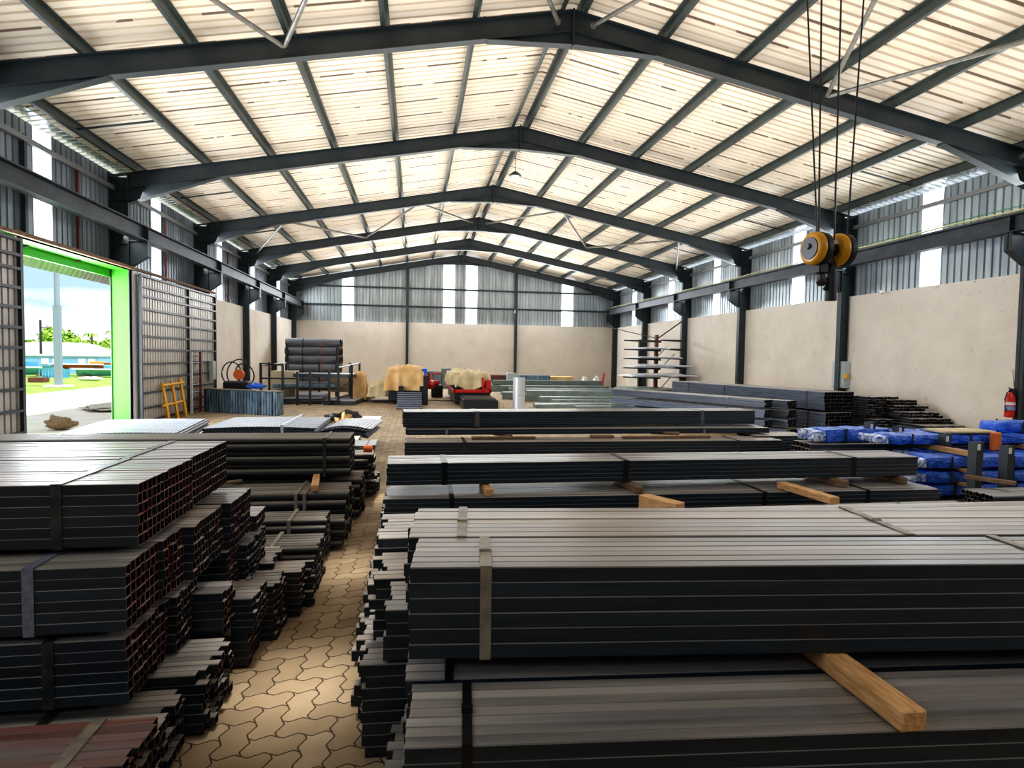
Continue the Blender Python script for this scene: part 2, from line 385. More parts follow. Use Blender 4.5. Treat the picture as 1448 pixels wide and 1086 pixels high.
# end wall
mb=MB(); mb.box(WL,WR,YEND,YEND+.16,0,ZW+.05); we=mb.build('wall_back',M['plaster'])
tag(we,'beige plastered block wall across the far end of the hall','wall',kind='structure')
gapx=[(-4.32,-3.67),(1.62,2.30),(2.99,3.68),(9.0,9.72)]
def endtop(x): return rz(x)+.12
mb=MB(); x=CLL
for a,b in gapx+[(CLR,CLR)]:
    pr=corr(x,a,.19,.04)
    if x<XM<a: pass
    sheet(mb,pr,lambda t,h:(t,YEND+.1+h,ZW+.05),lambda t,h:(t,YEND+.1+h,endtop(t)))
    x=b
mb.build('cladding',M['clad_end'],we,fix=False)
for k,(a,b) in enumerate(gapx):
    m2=MB(); sheet(m2,corr(a-.02,b+.02,.19,.04),lambda t,h:(t,YEND+.1+h,ZW+.05),lambda t,h:(t,YEND+.1+h,endtop(t)))
    tag(m2.build(f'window_{11+k}',M['trans'],fix=False),f'translucent sheet glowing white in the far end gable, {["first","second","third","fourth"][k]} from the door side','window',kind='structure')
mb=MB()
for z in (4.75,5.83):
    mb.box(-7.0,12.3,YEND-.1,YEND-.02,z-.05,z+.05)
mb.build('girt',M['girt'],we)
for x in (-.53,6.06):
    m=MB(); m.box(x-.08,x+.08,YEND-.2,YEND-.0,0,rz(x)-.3); m.build('wind_post',M['girt'],we)
# rear wall behind the camera
mb=MB(); mb.box(WL-.2,WR+.2,YREAR-.2,YREAR,0,6.2); tag(mb.build('wall_rear',M['frame']),'plain dark wall behind the viewer','wall',kind='structure')
# masonry above the door: lintel
# ---------------------------------------------------------------- portal frames
def ibeam_prof(z0,z1,fl,tf,tw):   # section in (lateral y, vertical) order
    a=fl/2;t=tw/2
    return [(-a,z0),(a,z0),(a,z0+tf),(t,z0+tf),(t,z1-tf),(a,z1-tf),(a,z1),(-a,z1),(-a,z1-tf),(-t,z1-tf),(-t,z0+tf),(-a,z0+tf)]
def frame(k,y,label):
    t=thing('portal_frame',label,'roof frame',(0,y,0),group='portal frames of the hall')
    D=.36; FW=.17
    for s in (-1,1):
        xi=XL if s<0 else XR; xo=xi+s*.42
        # column I section (web in XZ plane)
        m=MB()
        for a,b in ((xi,xi+s*.016),(xo-s*.016,xo)): m.box(min(a,b),max(a,b),-FW/2,FW/2,0,rz(xi)-.02)
        m.box(min(xi,xo),max(xi,xo),-.006,.006,0,rz(xo)-.02); m.prism([(xi,rz(xi)),(xo,rz(xo)),(xo,rz(xo)-.014),(xi,rz(xi)-.014)],-FW/2,FW/2,'y')
        for z in (rz(xi)-.36,rz(xi)-.66,4.40): m.box(min(xi,xo),max(xi,xo),-FW/2,FW/2,z,z+.014)
        m.build('column',M['frame'],t)
        # crane corbel
        m=MB(); xc=xi-s*.42
        poly=[(xi,4.48),(xc,4.48),(xc,4.14),(xi,3.86)]
        m.prism(poly,-.01,.01,'y')
        m.box(min(xi,xc),max(xi,xc),-FW/2,FW/2,4.465,4.485); m.box(min(xc,xc+s*.015),max(xc,xc+s*.015),-FW/2,FW/2,4.14,4.48)
        m.prism([(xc,4.14),(xc,4.125),(xi,3.845),(xi,3.86)],-FW/2,FW/2,'y')
        m.build('corbel',M['frame'],t)
        # rafter: I extruded along slope
        m=MB()
        prof=ibeam_prof(-D,0,FW,.014,.012)
        def station(x): return [(x,a,rz(x)+b) for a,b in prof]
        vs=station(xi+s*.01)+station(XM); n=len(prof)
        m.add(vs,[tuple(range(n)),tuple(range(2*n-1,n-1,-1))]+[(i,(i+1)%n,(i+1)%n+n,i+n) for i in range(n)])
        m.build('rafter',M['frame'],t)
        # eave haunch
        m=MB(); xh=xi-s*2.05
        tri=[(xi,rz(xi)-D+.005),(xh,rz(xh)-D+.005),(xi,rz(xi)-.70)]
        m.prism(tri,-.006,.006,'y')
        q=[(xh,rz(xh)-D+.004),(xi,rz(xi)-.70),(xi,rz(xi)-.715),(xh,rz(xh)-D-.012)]
        m.prism(q,-FW/2,FW/2,'y'); m.build('haunch',M['frame'],t)
        # apex haunch
        m=MB(); xa=XM+s*1.5
        m.prism([(XM,HR-D+.005),(xa,rz(xa)-D+.005),(XM,HR-.58)],-.006,.006,'y')
        m.prism([(xa,rz(xa)-D+.004),(XM,HR-.58),(XM,HR-.595),(xa,rz(xa)-D-.012)],-FW/2,FW/2,'y')
        m.build('apex_haunch',M['frame'],t)
    m=MB(); m.box(XM-.015,XM+.015,-FW/2,FW/2,HR-.61,HR+.02)
    for q in range(4):
        for sy in (-.06,.06): m.lathe([(.014,0),(.014,.05)],6,M=RM((XM-.025,sy,HR-.52+q*.13),0,PI/2,0))
    m.build('apex_plate',M['frame'],t)
    return t
names=['dark steel portal frame overhead just behind the top of the view','nearest full dark steel portal frame spanning above the piles','second portal frame, between the lime green jamb and the hook block','third dark portal frame, meeting the far edge of the sliding door leaf','fourth portal frame, its rafters tied to the third by diagonal struts','fifth dark portal frame, last but one before the gable','last portal frame standing against the far gable wall']
for k,y in enumerate(YF): frame(k,y,names[k])

# ---------------------------------------------------------------- purlins
pu=[.17]+[.17+(9.25-.17)/6*i for i in range(1,7)]
ordn=['ridge','first','second','third','fourth','fifth','eaves']
for s in (-1,1):
    for i,d in enumerate(pu):
        x=XM+s*d; z=rz(x); m=MB()
        # Z section
        h=.165;f=.07;t=.012
        m.box(x-t/2,x+t/2,YREAR,YEND,z,z+h); m.box(min(x,x+s*f),max(x,x+s*f),YREAR,YEND,z,z+t)
        m.box(min(x,x-s*f),max(x,x-s*f),YREAR,YEND,z+h-t,z+h)
        o=m.build('roof_purlin',M['purlin'])
        side='door-side slope' if s<0 else 'slope above the solid wall'
        lab={0:f'ridge purlin at the top of the {side}',6:f'eaves purlin at the foot of the {side}'}.get(i,f'grey-green roof purlin, {ordn[i]} below the ridge on the {side}')
        tag(o,lab,'purlin','roof purlins')
        if i==6 and False: pass
# anti-sag rods between last two purlins
for s in (-1,1):
    for y in (13.3,18.6,24.0,29.0,33.9,7.8):
        xa=XM+s*pu[5]; xb=XM+s*pu[6]; m=MB(); m.tube([(xa,y,rz(xa)+.06),(xb,y,rz(xb)+.06)],.022,6)
        o=m.build('sag_bar',M['frame']); tag(o,f'short black sag bar between the two lowest purlins of the {"door-side" if s<0 else "solid-wall"} roof slope','sag bar','sag bars near the '+('door-side' if s<0 else 'solid-wall')+' eaves')

# ---------------------------------------------------------------- roof braces
def brace(p,q,lab,g):
    m=MB(); m.tube([p,q],.038,10); 
    for e in (p,q): m.lathe([(.055,-.02),(.055,.02)],8,M=RM(e,PI/2,0,0))
    tag(m.build('roof_brace',M['galv'],smooth=False),lab,'roof brace',g)
def bz(x): return rz(x)-.22
xs1=[-6.45,-4.4,-2.12,.1,2.35]; xs2=[2.98,5.2,7.45,9.7,11.7]
for xs in (xs1,xs2):
    for i in range(len(xs)-1):
        a,b=xs[i],xs[i+1]
        # far bay between third and fourth frame
        ya,yb=(26.32,21.68) if i%2==0 else (21.68,26.32)
        brace((a,ya,bz(a)),(b,yb,bz(b)),'thin diagonal roof strut in the zigzag between the third and fourth frames','diagonal struts between third and fourth frames')
        ya,yb=(10.38,5.3) if i%2==0 else (5.3,10.38)
        brace((a,ya,bz(a)),(b,yb,bz(b)),'grey round roof strut running from the nearest frame up out of view','diagonal struts in front of the nearest frame')

# ---------------------------------------------------------------- crane runway beams
for s in (-1,1):
    xc=(XL+.62-.33) if s<0 else (XR-.29)
    m=MB(); z0,z1=4.49,4.84; fw=.24
    pr=ibeam_prof(z0,z1,fw,.022,.014)
    m.prism([(xc+a,b) for a,b in pr],YREAR+.3,YEND-.75,'y')
    m.box(xc-.03,xc+.03,YREAR+.3,YEND-.75,z1,z1+.045)
    for y in YF: m.box(xc-fw/2,xc+fw/2,y-.006,y+.006,z0,z1)
    o=m.build('crane_runway_beam',M['crane_beam'])
    tag(o,'long dark crane runway beam along the '+('door side, resting on corbels' if s<0 else 'solid wall, with a pale cable on top'),'crane beam')
m=MB(); pts=[(XR-.40,y,4.90+.012*math.sin(y*1.7)) for y in [1+.5*i for i in range(70)]]
m.tube(pts,.018,5); tag(m.build('festoon_cable',M['cable_yellow']),'pale yellow cable lying along the top of the runway beam by the solid wall','cable')
m=MB(); pts=[(XR-.42,y,4.95+.012*math.sin(y*1.3)) for y in [1+.5*i for i in range(34)]]
m.tube(pts,.010,5); tag(m.build('green_cable',M['cable_green']),'thin green cable above the yellow cable on the runway beam','cable')

# crane bridge + hoist (above the top of the view)
t=thing('overhead_crane','dark steel bridge crane with hoist spanning the hall above the hook block','crane',(0,4.1,0))
m=MB(); m.box(-6.4,11.75,-.15,.15,5.42,5.9); m.build('bridge_girder',M['frame'],t)
for x in (-6.5,11.8):
    m=MB(); m.box(x-.12,x+.12,-.8,.7,4.98,5.42)
    for y in (-.6,.5): m.lathe([(.10,-.04),(.10,.04)],16,M=RM((x,y,5.0),0,PI/2,0))
    m.build('end_carriage',M['frame'],t)
m=MB(); m.lathe([(.16,-.5),(.16,.5)],20,M=RM((3.72,1.04,5.66),0,PI/2,0)); m.box(3.2,3.25,-.1,1.2,5.5,5.8); m.box(4.2,4.25,-.1,1.2,5.5,5.8); m.build('hoist_drum',M['yellow'],t)

# hook block
hb=thing('hook_block','yellow and black crane hook block with two round sheaves hanging on four wire ropes','hook block',(3.69,5.04,2.87))
def sheave(x,name):
    m=MB(); Mx=RM((x,0,0),0,PI/2,0)
    m.lathe([(.03,-.02),(.115,-.05),(.140,-.035),(.150,-.005),(.146,.02),(.12,.03),(.03,.03)],36,M=Mx); o=m.build(name,M['yellow'],hb,smooth=True)
    m=MB(); m.lathe([(.148,.03),(.150,.045),(.148,.085),(.05,.085)],32,M=Mx); m.build('guard',M['black'],o,smooth=False)
    return o
o=sheave(-.15,'sheave')
m=MB(); Mx=RM((-.15,0,-.0),0,PI/2,0); m.lathe([(.098,-.056),(.10,-.045)],32,M=Mx); m.lathe([(.02,-.075),(.028,-.06),(.028,-.05)],14,M=RM((-.15,0,.015),0,PI/2,0)); m.build('hub_plate',M['hub'],o)
o=sheave(.105,'sheave')
m=MB(); m.lathe([(.055,-.16),(.055,-.02)],18,M=RM((.105,0,0),0,PI/2,0)); m.build('axle_boss',M['black'],o)
hb.rotation_euler=(0,0,math.radians(6))
m=MB(); m.bbox(-.075,.035,-.05,.05,-.13,.06,.01); m.bbox(-.11,-.01,-.035,.035,-.22,-.12,.01); m.bbox(-.09,-.03,-.03,.03,-.31,-.22,.01); m.lathe([(.03,-.33),(.045,-.30),(.03,-.27)],12,M=RM((-.06,0,0))); m.build('yoke',M['black'],hb)
m=MB(); m.tube([(-.02,0,-.26),(.0,0,-.30),(-.0,0,-.34),(-.02,0,-.36)],.02,10); m.build('hook',M['black'],hb,smooth=True)
m=MB(); m.lathe([(.05,-.46),(.052,-.44),(.045,-.2),(.03,-.10)],14,M=RM((.05,0,0))); m.tube([(.10,0,-.1),(.11,0,-.3)],.008,6); m.build('cable_sock',M['black'],hb)
for a,b in (((3.575,5.03,2.95),(3.45,5.17,5.5)),((3.63,5.09,2.95),(3.60,5.15,5.5)),((3.72,5.0,2.95),(3.78,5.12,5.5)),((3.83,4.98,2.9),(4.0,5.09,5.5))):
    m=MB(); m.tube([a,b],.008,6); tag(m.build('wire_rope',M['rope']),'thin dark wire rope running up from the yellow hook block','rope','hoist ropes above the hook block')

# pendant lamp under ridge
pl=thing('pendant_lamp','small dark dish pendant lamp hanging below the ridge','lamp',(2.95,18.5,7.40))
m=MB(); m.lathe([(.19,-.05),(.18,-.02),(.10,.05),(.04,.09)],24); m.build('lamp_shade',M['dark'],pl,smooth=True)
m=MB(); m.tube([(0,0,.08),(0,0,.56)],.01,6); m.build('cord',M['dark'],pl)
m=MB(); m.lathe([(.12,-.058),(.12,-.05)],20); m.build('lens',M['white'],pl)

# ---------------------------------------------------------------- sliding door, jambs, outside lintel
DX=-6.66
def leaf(y0,y1,n,label,vs):
    z0,z1=.06,3.74
    o=thing('door_%d'%n,label,'door',(0,0,0)); o['kind']='structure'
    m=MB(); sheet(m,corr(y0,y1,.16,.03),lambda t,h:(DX-.03-h,t,z0),lambda t,h:(DX-.03-h,t,z1)); m.build('sheet',M['doorsheet'],o,fix=False)
    m=MB()
    for y in vs: m.box(DX-.03,DX+.03,y-.035,y+.035,z0,z1)
    m.build('stile',M['girt'],o)
    zz=[z0+.04,.42,.80,1.17,1.53,1.88,2.22,2.56,2.89,3.21,3.44,z1-.04]
    for z in zz:
        m=MB(); m.box(DX-.028,DX+.028,y0,y1,z-.025,z+.025); m.build('rail',M['girt'],o)
    return o
leaf(16.1,21.75,1,'half-open sliding door leaf of pale corrugated sheet with dark horizontal rails, beyond the lime jamb',(16.13,19.3,21.72))
leaf(5.4,11.6,2,'near sliding door leaf of corrugated sheet cut off by the edge of the view',(5.43,8.5,11.57))
m=MB(); m.box(XL-.44,XL,15.88,15.96,0,3.79); o=m.build('trim_1',M['lime']); tag(o,'lime green door jamb facing the viewer','door jamb',kind='structure')
m=MB(); m.box(XL-.44,XL,11.72,15.96,3.78,3.83); m.box(XL-.46,XL-.42,11.7,16,3.6,4.0); o=m.build('trim_2',M['lime']); tag(o,'lime green soffit above the door opening','door lintel',kind='structure')
m=MB(); m.box(XL-.03,XL,11.7,16.1,3.78,3.9); m.box(XL+.02,XL+.10,5.4,21.9,3.80,3.86); o=m.build('trim_3',M['wood_old']); tag(o,'rusty brown sliding track above the door opening','door track',kind='structure')
m=MB(); m.box(XL-.10,XL+.02,15.98,16.22,0,3.79); o=m.build('trim_4',M['white_post']); tag(o,'pale grey post beside the lime green jamb','door post',kind='structure')
m=MB(); sheet(m,corr(10.5,17,.19,.03),lambda t,h:(XL-.95-h,t,3.52),lambda t,h:(XL-.75-h,t,3.92)); o=m.build('trim_5',M['doorsheet'],fix=False); tag(o,'corrugated drip flashing hanging outside the door opening','flashing',kind='structure')
m=MB(); m.box(WL-.16,WL,11.0,21.7,ZW+.06,ZW+.1)
m.box(WL-.16,WL,4.5,11.72,0,ZW); m.box(WL-.16,WL,15.97,21.7,0,ZW); o=m.build('trim_6',M['plaster']); tag(o,'beige masonry hidden behind the sliding door leaves','wall pier',kind='structure')
#LATER

# ---------------------------------------------------------------- tube bundles
def hollow(L,w,h,wall=.003,ch=.004,rim=1):
    m=MB()
    def ring(w,h,c): return [(-w/2+c,-h/2),(w/2-c,-h/2),(w/2,-h/2+c),(w/2,h/2-c),(w/2-c,h/2),(-w/2+c,h/2),(-w/2,h/2-c),(-w/2,-h/2+c)]
    o=ring(w,h,ch); i=ring(w-2*wall,h-2*wall,ch*.5)
    vs=[];
    for x in (0,L):
        for a,b in o: vs.append((x,a,b))
        for a,b in i: vs.append((x,a,b))
    n=8
    for j in range(n):
        k=(j+1)%n
        m_=[(j,k,16+k,16+j),(8+j,24+j,24+k,8+k)]
        m.f.append(m_[0]); m.m.append(0); m.f.append(m_[1]); m.m.append(1)
        m.f.append((j,8+j,8+k,k)); m.m.append(2); m.f.append((16+j,16+k,24+k,24+j)); m.m.append(2)
    m.v=vs; return m
def roundpipe(L,r,wall=.004,n=14):
    m=MB(); c=[(math.cos(2*PI*j/n),math.sin(2*PI*j/n)) for j in range(n)]
    def ring(x,q): return [(x,q*a,q*b) for a,b in c]
    q=r-wall
    for (A,B,mi) in ((ring(0,r),ring(L,r),0),(ring(0,q),ring(L,q),1),(ring(0,r),ring(0,q),2),(ring(L,r),ring(L,q),2)):
        m.add(A+B,[(j,(j+1)%n,n+(j+1)%n,n+j) if mi==0 else (j,n+j,n+(j+1)%n,(j+1)%n) for j in range(n)],mi)
    return m
_cache={}
def tube_mesh(kind,L,w,h,body,rim):
    key=(kind,L,w,h,body,rim)
    if key not in _cache:
        m=hollow(L,w,h,max(.0025,w*.05),w*.07) if kind=='box' else roundpipe(L,w/2,max(.004,w*.06))
        _cache[key]=m.mesh('steel_'+kind,[M[body],M['tube_in'],M[rim]],smooth=(kind=='pipe'))
    return _cache[key]
def strap_mesh(y0,y1,z0,z1,w,t=.002,skew=0):
    m=MB(); g=t
    P=[(y0-g,z0-g),(y0-g,z1+g),(y1+g,z1+g),(y1+g,z0-g)]
    for k in range(4):
        (ya,za),(yb,zb)=P[k],P[(k+1)%4]
        sa=skew*(ya-y0); sb=skew*(yb-y0)
        oa=(0,-t if k==0 else (t if k==2 else 0),t if k==1 else (-t if k==3 else 0))
        vs=[(sa,ya,za),(sa+w,ya,za),(sb+w,yb,zb),(sb,yb,zb)]
        m.add(vs+[(a+oa[0],b+oa[1],c+oa[2]) for a,b,c in vs],[(0,1,2,3),(7,6,5,4),(0,4,5,1),(1,5,6,2),(2,6,7,3),(3,7,4,0)])
    return m
def bundle(loc,nc,nr,w,h,L,label,rz_=0,kind='box',body='tube',rim='tube_rim',jit=.01,end='l',straps=(.6,),sw=.032,smat='strap',group=None,name='tube_bundle',cat='tube bundle',skew=0,merge=False,raggedx=0,seal=True,rimmix=None,skip=None):
    """loc = front-left-bottom corner (or front-right-bottom if end='r'); tubes run along local +x"""
    t=thing(name,label,cat,loc,rz_,group)
    sgn=-1 if end=='r' else 1
    pipe=kind=='pipe'
    rowh=h*(.87 if pipe else 1.0)
    mm=MB() if merge else None
    src=None
    for r in range(nr):
        for c in range(nc):
            if skip and skip(c,r): continue
            off=(w/2 if (pipe and r%2) else 0)
            if pipe and r%2 and c==nc-1: continue
            y=w/2+c*w*1.004+off; z=h/2+r*rowh
            x=random.uniform(-jit,jit)+random.choice((0,0,0,0,raggedx,-raggedx))*random.random()
            x0=x if end=='l' else x-L
            if merge:
                if 0<c<nc-1 and 0<r<nr-1 and not pipe: pass
                q=hollow(L,w,h,max(.0035,w*.07),w*.09) if not pipe else roundpipe(L,w/2,n=10)
                n0=len(mm.v); mm.v+=[(a+x0,b+y,d+z) for a,b,d in q.v]; mm.f+=[tuple(i+n0 for i in f) for f in q.f]; mm.m+=q.m
            else:
                rm=rim
                if rimmix and random.random()<rimmix[1]: rm=rimmix[0]
                me=tube_mesh(kind,L,w,h,body,rm)
                o=link('steel_pipe' if pipe else 'steel_tube',me,t,(x0,y,z-(random.random()*.0035 if r==nr-1 else 0)))
    if merge: mm.build('tubes',[M[body],M['tube_in'],M[rim]],t)
    Wd=nc*w*1.004; Ht=(nr-1)*rowh+h
    for s in straps:
        m=strap_mesh(0,Wd,0,Ht,sw,skew=skew); o=m.build('strap',M[smat],t); o.location=(sgn*s,0,0)
        if seal and not merge:
            m=MB(); m.box(-.003,sw+.003,Wd*.45,Wd*.45+.05,Ht+.003,Ht+.008); m.box(-.003,sw+.003,Wd*.45+.01,Wd*.45+.015,Ht+.008,Ht+.011)
            m.build('strap_seal',M[smat],o)
    return t
def timber(loc,L,w,h,rz_,label,mt='wood_old',group=None):
    m=MB(); m.bbox(-w/2,w/2,-L/2,L/2,0,h,.006)
    # slight irregularity
    m.v=[(x+.004*noise.noise(Vector((x*9,y*7,z*9+L))),y,z+(.003*noise.noise(Vector((y*11,x*5,L))) if z>h/2 else 0)) for x,y,z in m.v]
    o=m.build('timber_block',M[mt]); o.location=loc; o.rotation_euler=(0,0,rz_); tag(o,label,'timber',group); return o

# ===== LEFT FOREGROUND PILE (tubes run along X, right ends near x=-1.24)
W5=.0485; L6=5.7
lay=[  # (xend, y0, z0, cols, rows, label)
 (-1.240,2.955,.965,7,6,'top front bundle of black square tubes with red-painted ends on the left pile'),
 (-1.245,3.300,.965,7,6,'second bundle from the front along the top of the left pile'),
 (-1.262,3.645,.965,7,6,'third bundle from the front along the top of the left pile'),
 (-1.268,4.00,.965,7,6,'rearmost bundle along the top of the left pile, beside the stacked pipes'),
 (-1.225,2.79,.645,7,6,'red-ended tube bundle right below the top front bundle, with a bluish strap'),
 (-1.205,3.135,.645,5,6,'narrow bundle stepping out below the top front bundle of the left pile'),
 (-1.155,3.385,.645,10,6,'wide bundle jutting out below the rear top bundles of the left pile'),
 (-1.11,3.90,.645,9,6,'bundle jutting furthest out at the rear of the second layer in the left pile'),
 (-1.225,2.79,.325,9,6,'third-layer front bundle of the left pile with fully red-edged ends'),
 (-1.19,3.24,.325,6,6,'third-layer bundle behind the red-edged one in the left pile'),
 (-1.03,3.46,.30,4,5,'small red-tinged bundle standing proud at the aisle side of the left pile'),
]
for i,(x,y,z,nc,nr,lab) in enumerate(lay):
    fr = z>.5 and i in (0,1,4,5) or i in (8,10)
    bundle((x,y,z),nc,nr,W5,W5*.99,L6,lab,end='r',rim='tube_rim',rimmix=('rim_red',.75 if fr else .3),jit=.004 if i<5 else .009,
           straps=(.36 if i<4 else (.40 if i==4 else .33),),sw=.045,smat='blue_grey' if i==4 else 'strap',group='square tube bundles of the left foreground pile',body='tube_blue' if i%3 else 'tube',seal=False)
# lower stepped bundle reaching the aisle
bundle((-1.08,2.62,.02),8,5,W5,W5,L6,'lowest bundle of the left pile whose bright-edged ends fan out beside the paving',end='r',rim='tube_rim',jit=.03,straps=(.5,),sw=.045,group='square tube bundles of the left foreground pile',seal=False,body='tube_blue')
bundle((-1.0,3.03,.02),8,6,W5,W5,L6,'slanting lower bundle of the left pile closest to the aisle paving',end='r',rim='tube_rim',rimmix=('rim_red',.3),jit=.045,straps=(.5,),sw=.045,group='square tube bundles of the left foreground pile',seal=False,body='tube_blue')
bundle((-1.03,2.30,.30),6,2,.05,.035,L6,'rusty flat-topped tube bundle at the lower left corner with a pale strap',end='r',rim='rim_red',jit=.02,straps=(.24,),sw=.05,smat='strap_tan',group='low bundles at the left bottom corner',seal=False,body='tube_red')
bundle((-1.06,2.30,.02),8,5,.05,.052,L6,'dark bundle under the rusty flat-topped one at the lower left',end='r',rim='rim_red',jit=.02,straps=(.4,),sw=.045,group='low bundles at the left bottom corner',seal=False)
bundle((-1.14,2.06,.02),4,7,.05,.055,L6,'nearest low bundle cut off by the bottom left corner of the view',end='r',rim='rim_red',jit=.02,straps=(.27,),sw=.05,smat='strap_tan',group='low bundles at the left bottom corner',seal=False,body='tube_red')
# paint splashes as thin decals on tube ends of the top
for (x,y,z,sx,sy) in ((-1.36,3.85,1.2565,.10,.05),(-1.33,4.1,1.2565,.08,.03),(-1.16,3.28,.317,.05,.03)):
    pass
# timber battens between layers
for z in (.935,.615,.295):
    for x in (-1.9,-3.6,-5.6):
        timber((x,3.5,z),1.35,.05,.028,0,'thin dark batten between the layers of the left pile','wood_old','battens in the left pile')

# C,B,A,D bundles just beyond
g='rectangular tube bundles between the left pile and the pipes'
bundle((-1.13,3.86,.37),5,6,.045,.045,L6,'upright bundle with reddish top tubes behind the left pile',end='r',rim='rim_red',jit=.012,straps=(1.2,),group=g,seal=False)
bundle((-1.07,4.10,.335),8,6,.06,.045,L6,'strapped tube bundle with pale brown top beside the left pile',end='r',jit=.015,straps=(.12,),smat='strap_tan',group=g,seal=False,body='tube_blue')
bundle((-1.10,4.42,.615),4,2,.07,.05,L6,'small dark flat bundle resting on top behind the left pile',end='r',jit=.015,straps=(),group=g)
bundle((-.92,3.66,.215),6,5,.05,.042,L6,'broad dark bundle with a pale strap seal beside the aisle',end='r',rim='tube_rim',jit=.01,straps=(.16,),smat='strap_tan',group=g,body='tube_blue',seal=False)
bundle((-.96,3.68,.01),6,4,.05,.05,L6,'greenish black floor-level bundle with red ends beside the aisle',end='r',rim='rim_red',jit=.01,straps=(.5,),group=g,body='tube_blue',seal=False)
bundle((-.88,4.02,.0),6,8,.05,.045,L6,'tall dark bundle with red rear edge behind the broad strapped bundle',end='r',rim='rim_red',jit=.015,straps=(.5,),group=g,body='tube_blue',seal=False)
bundle((-.79,4.36,.01),3,7,.05,.045,L6,'narrow red-ended bundle standing by the aisle before the round pipes',end='r',rim='rim_red',jit=.01,straps=(.4,),group=g,seal=False)
bundle((-.76,4.54,.01),3,6,.04,.05,L6,'slim dark bundle nearest the round pipes on the paving',end='r',rim='tube_rim',jit=.04,straps=(.4,),group=g,seal=False)
bundle((-1.0,4.40,.30),8,2,.05,.04,L6,'low flat black bundle lying behind the narrow red-ended one',end='r',jit=.03,straps=(.4,),group=g,seal=False)

# round pipe bundles
g='round black pipe bundles on the door side of the aisle'
bundle((-.75,4.78,.0),7,6,.068,.066,L6,'nearest bundle of round black pipes beside the aisle, pale strap near its end',end='r',kind='pipe',body='pipe',jit=.012,straps=(.36,),smat='strap_tan',group=g,name='pipe_bundle',cat='pipe bundle',seal=False)
bundle((-.78,5.46,.04),6,6,.068,.066,L6,'second bundle of round pipes from the camera, strapped, lying low',end='r',kind='pipe',body='pipe',jit=.012,straps=(.32,),smat='strap_tan',group=g,name='pipe_bundle',cat='pipe bundle',seal=False)
bundle((-.66,5.80,.03),4,5,.06,.06,L6,'short-stepped pipe bundle ending just beyond the second pipe bundle',end='r',kind='pipe',body='pipe',jit=.012,straps=(),group=g,name='pipe_bundle',cat='pipe bundle')
bundle((-.67,6.15,.0),7,6,.09,.088,L6,'pipe bundle with a short wooden offcut lying on it',end='r',kind='pipe',body='pipe',jit=.02,straps=(.42,.50),smat='strap_tan',group=g,name='pipe_bundle',cat='pipe bundle',seal=False)
bundle((-.71,6.78,.52),7,6,.082,.078,L6,'high bundle of seven rows of round pipes with one vertical strap',end='r',kind='pipe',body='pipe',jit=.008,straps=(.28,),group=g,name='pipe_bundle',cat='pipe bundle',seal=False)
bundle((-.60,6.9,.02),7,6,.085,.082,L6,'pipe bundle under the high seven-row bundle',end='r',kind='pipe',body='pipe',jit=.02,straps=(.5,),group=g,name='pipe_bundle',cat='pipe bundle',seal=False)
bundle((-.53,7.55,.24),6,6,.075,.073,L6,'pipe bundle jutting toward the aisle with an orange paint mark',end='r',kind='pipe',body='pipe',jit=.04,straps=(.3,),group=g,name='pipe_bundle',cat='pipe bundle',seal=False)
bundle((-.50,7.95,.02),6,4,.075,.073,L6,'low farthest pipe bundle beside the aisle paving',end='r',kind='pipe',body='pipe',jit=.04,straps=(.3,),group=g,name='pipe_bundle',cat='pipe bundle',seal=False)
m=MB(); m.tube([(-.62,7.56,.70),(-.52,7.56,.70)],.045,14); tag(m.build('paint_band',M['orange']),'bright orange painted band on a pipe end','paint mark')
timber((-1.02,6.50,.49),.62,.07,.06,.12,'pale square offcut lying across the round pipes','wood')
timber((-2.0,6.55,.49),.5,.04,.03,-.9,'thin grey-brown stick lying on the pipes','wood_old')

# ===== RIGHT FOREGROUND PILE
g='black square tube bundles of the right foreground pile'
a5=math.radians(-5.5)
bundle((-.02,2.28,.700),6,6,.062,.0595,L6,'large front top bundle of black square tubes with a tan strap, right of the aisle',rz_=a5,jit=.006,straps=(.27,2.62),sw=.043,smat='strap_tan',group=g,body='tube_blue',rim='tube_rim',seal=True)
bundle((-.035,2.665,.702),7,6,.0735,.0592,6.0,'wider-tubed top bundle just behind the large front bundle',rz_=math.radians(-5.2),jit=.012,straps=(.22,2.30),sw=.043,smat='strap_tan',group=g,body='tube')
bundle((-.03,1.885,.290),7,6,.054,.0545,L6,'lower front bundle of black tubes under the pale timber block',rz_=math.radians(-4.6),jit=.006,straps=(.185,),sw=.034,smat='strap_dark',group=g,body='tube_blue',rim='rim_red')  # darker-topped tubes: shade below the upper bundle is put into the colour
bundle((-.03,2.30,.285),7,6,.06,.0545,L6,'lower second bundle in the dark gap under the large front bundle',rz_=math.radians(-4.2),jit=.01,straps=(.15,),sw=.034,smat='strap_dark',group=g,body='tube_blue')
bundle((-.05,1.92,.0),7,4,.056,.06,L6,'floor-level front bundle at the bottom edge of the view',rz_=math.radians(-4.6),jit=.02,straps=(),group=g,body='tube_blue')
bundle((-.10,2.34,.0),6,4,.058,.06,L6,'floor-level bundle beneath the lower second bundle',rz_=math.radians(-4),jit=.03,straps=(),group=g,body='tube_blue')
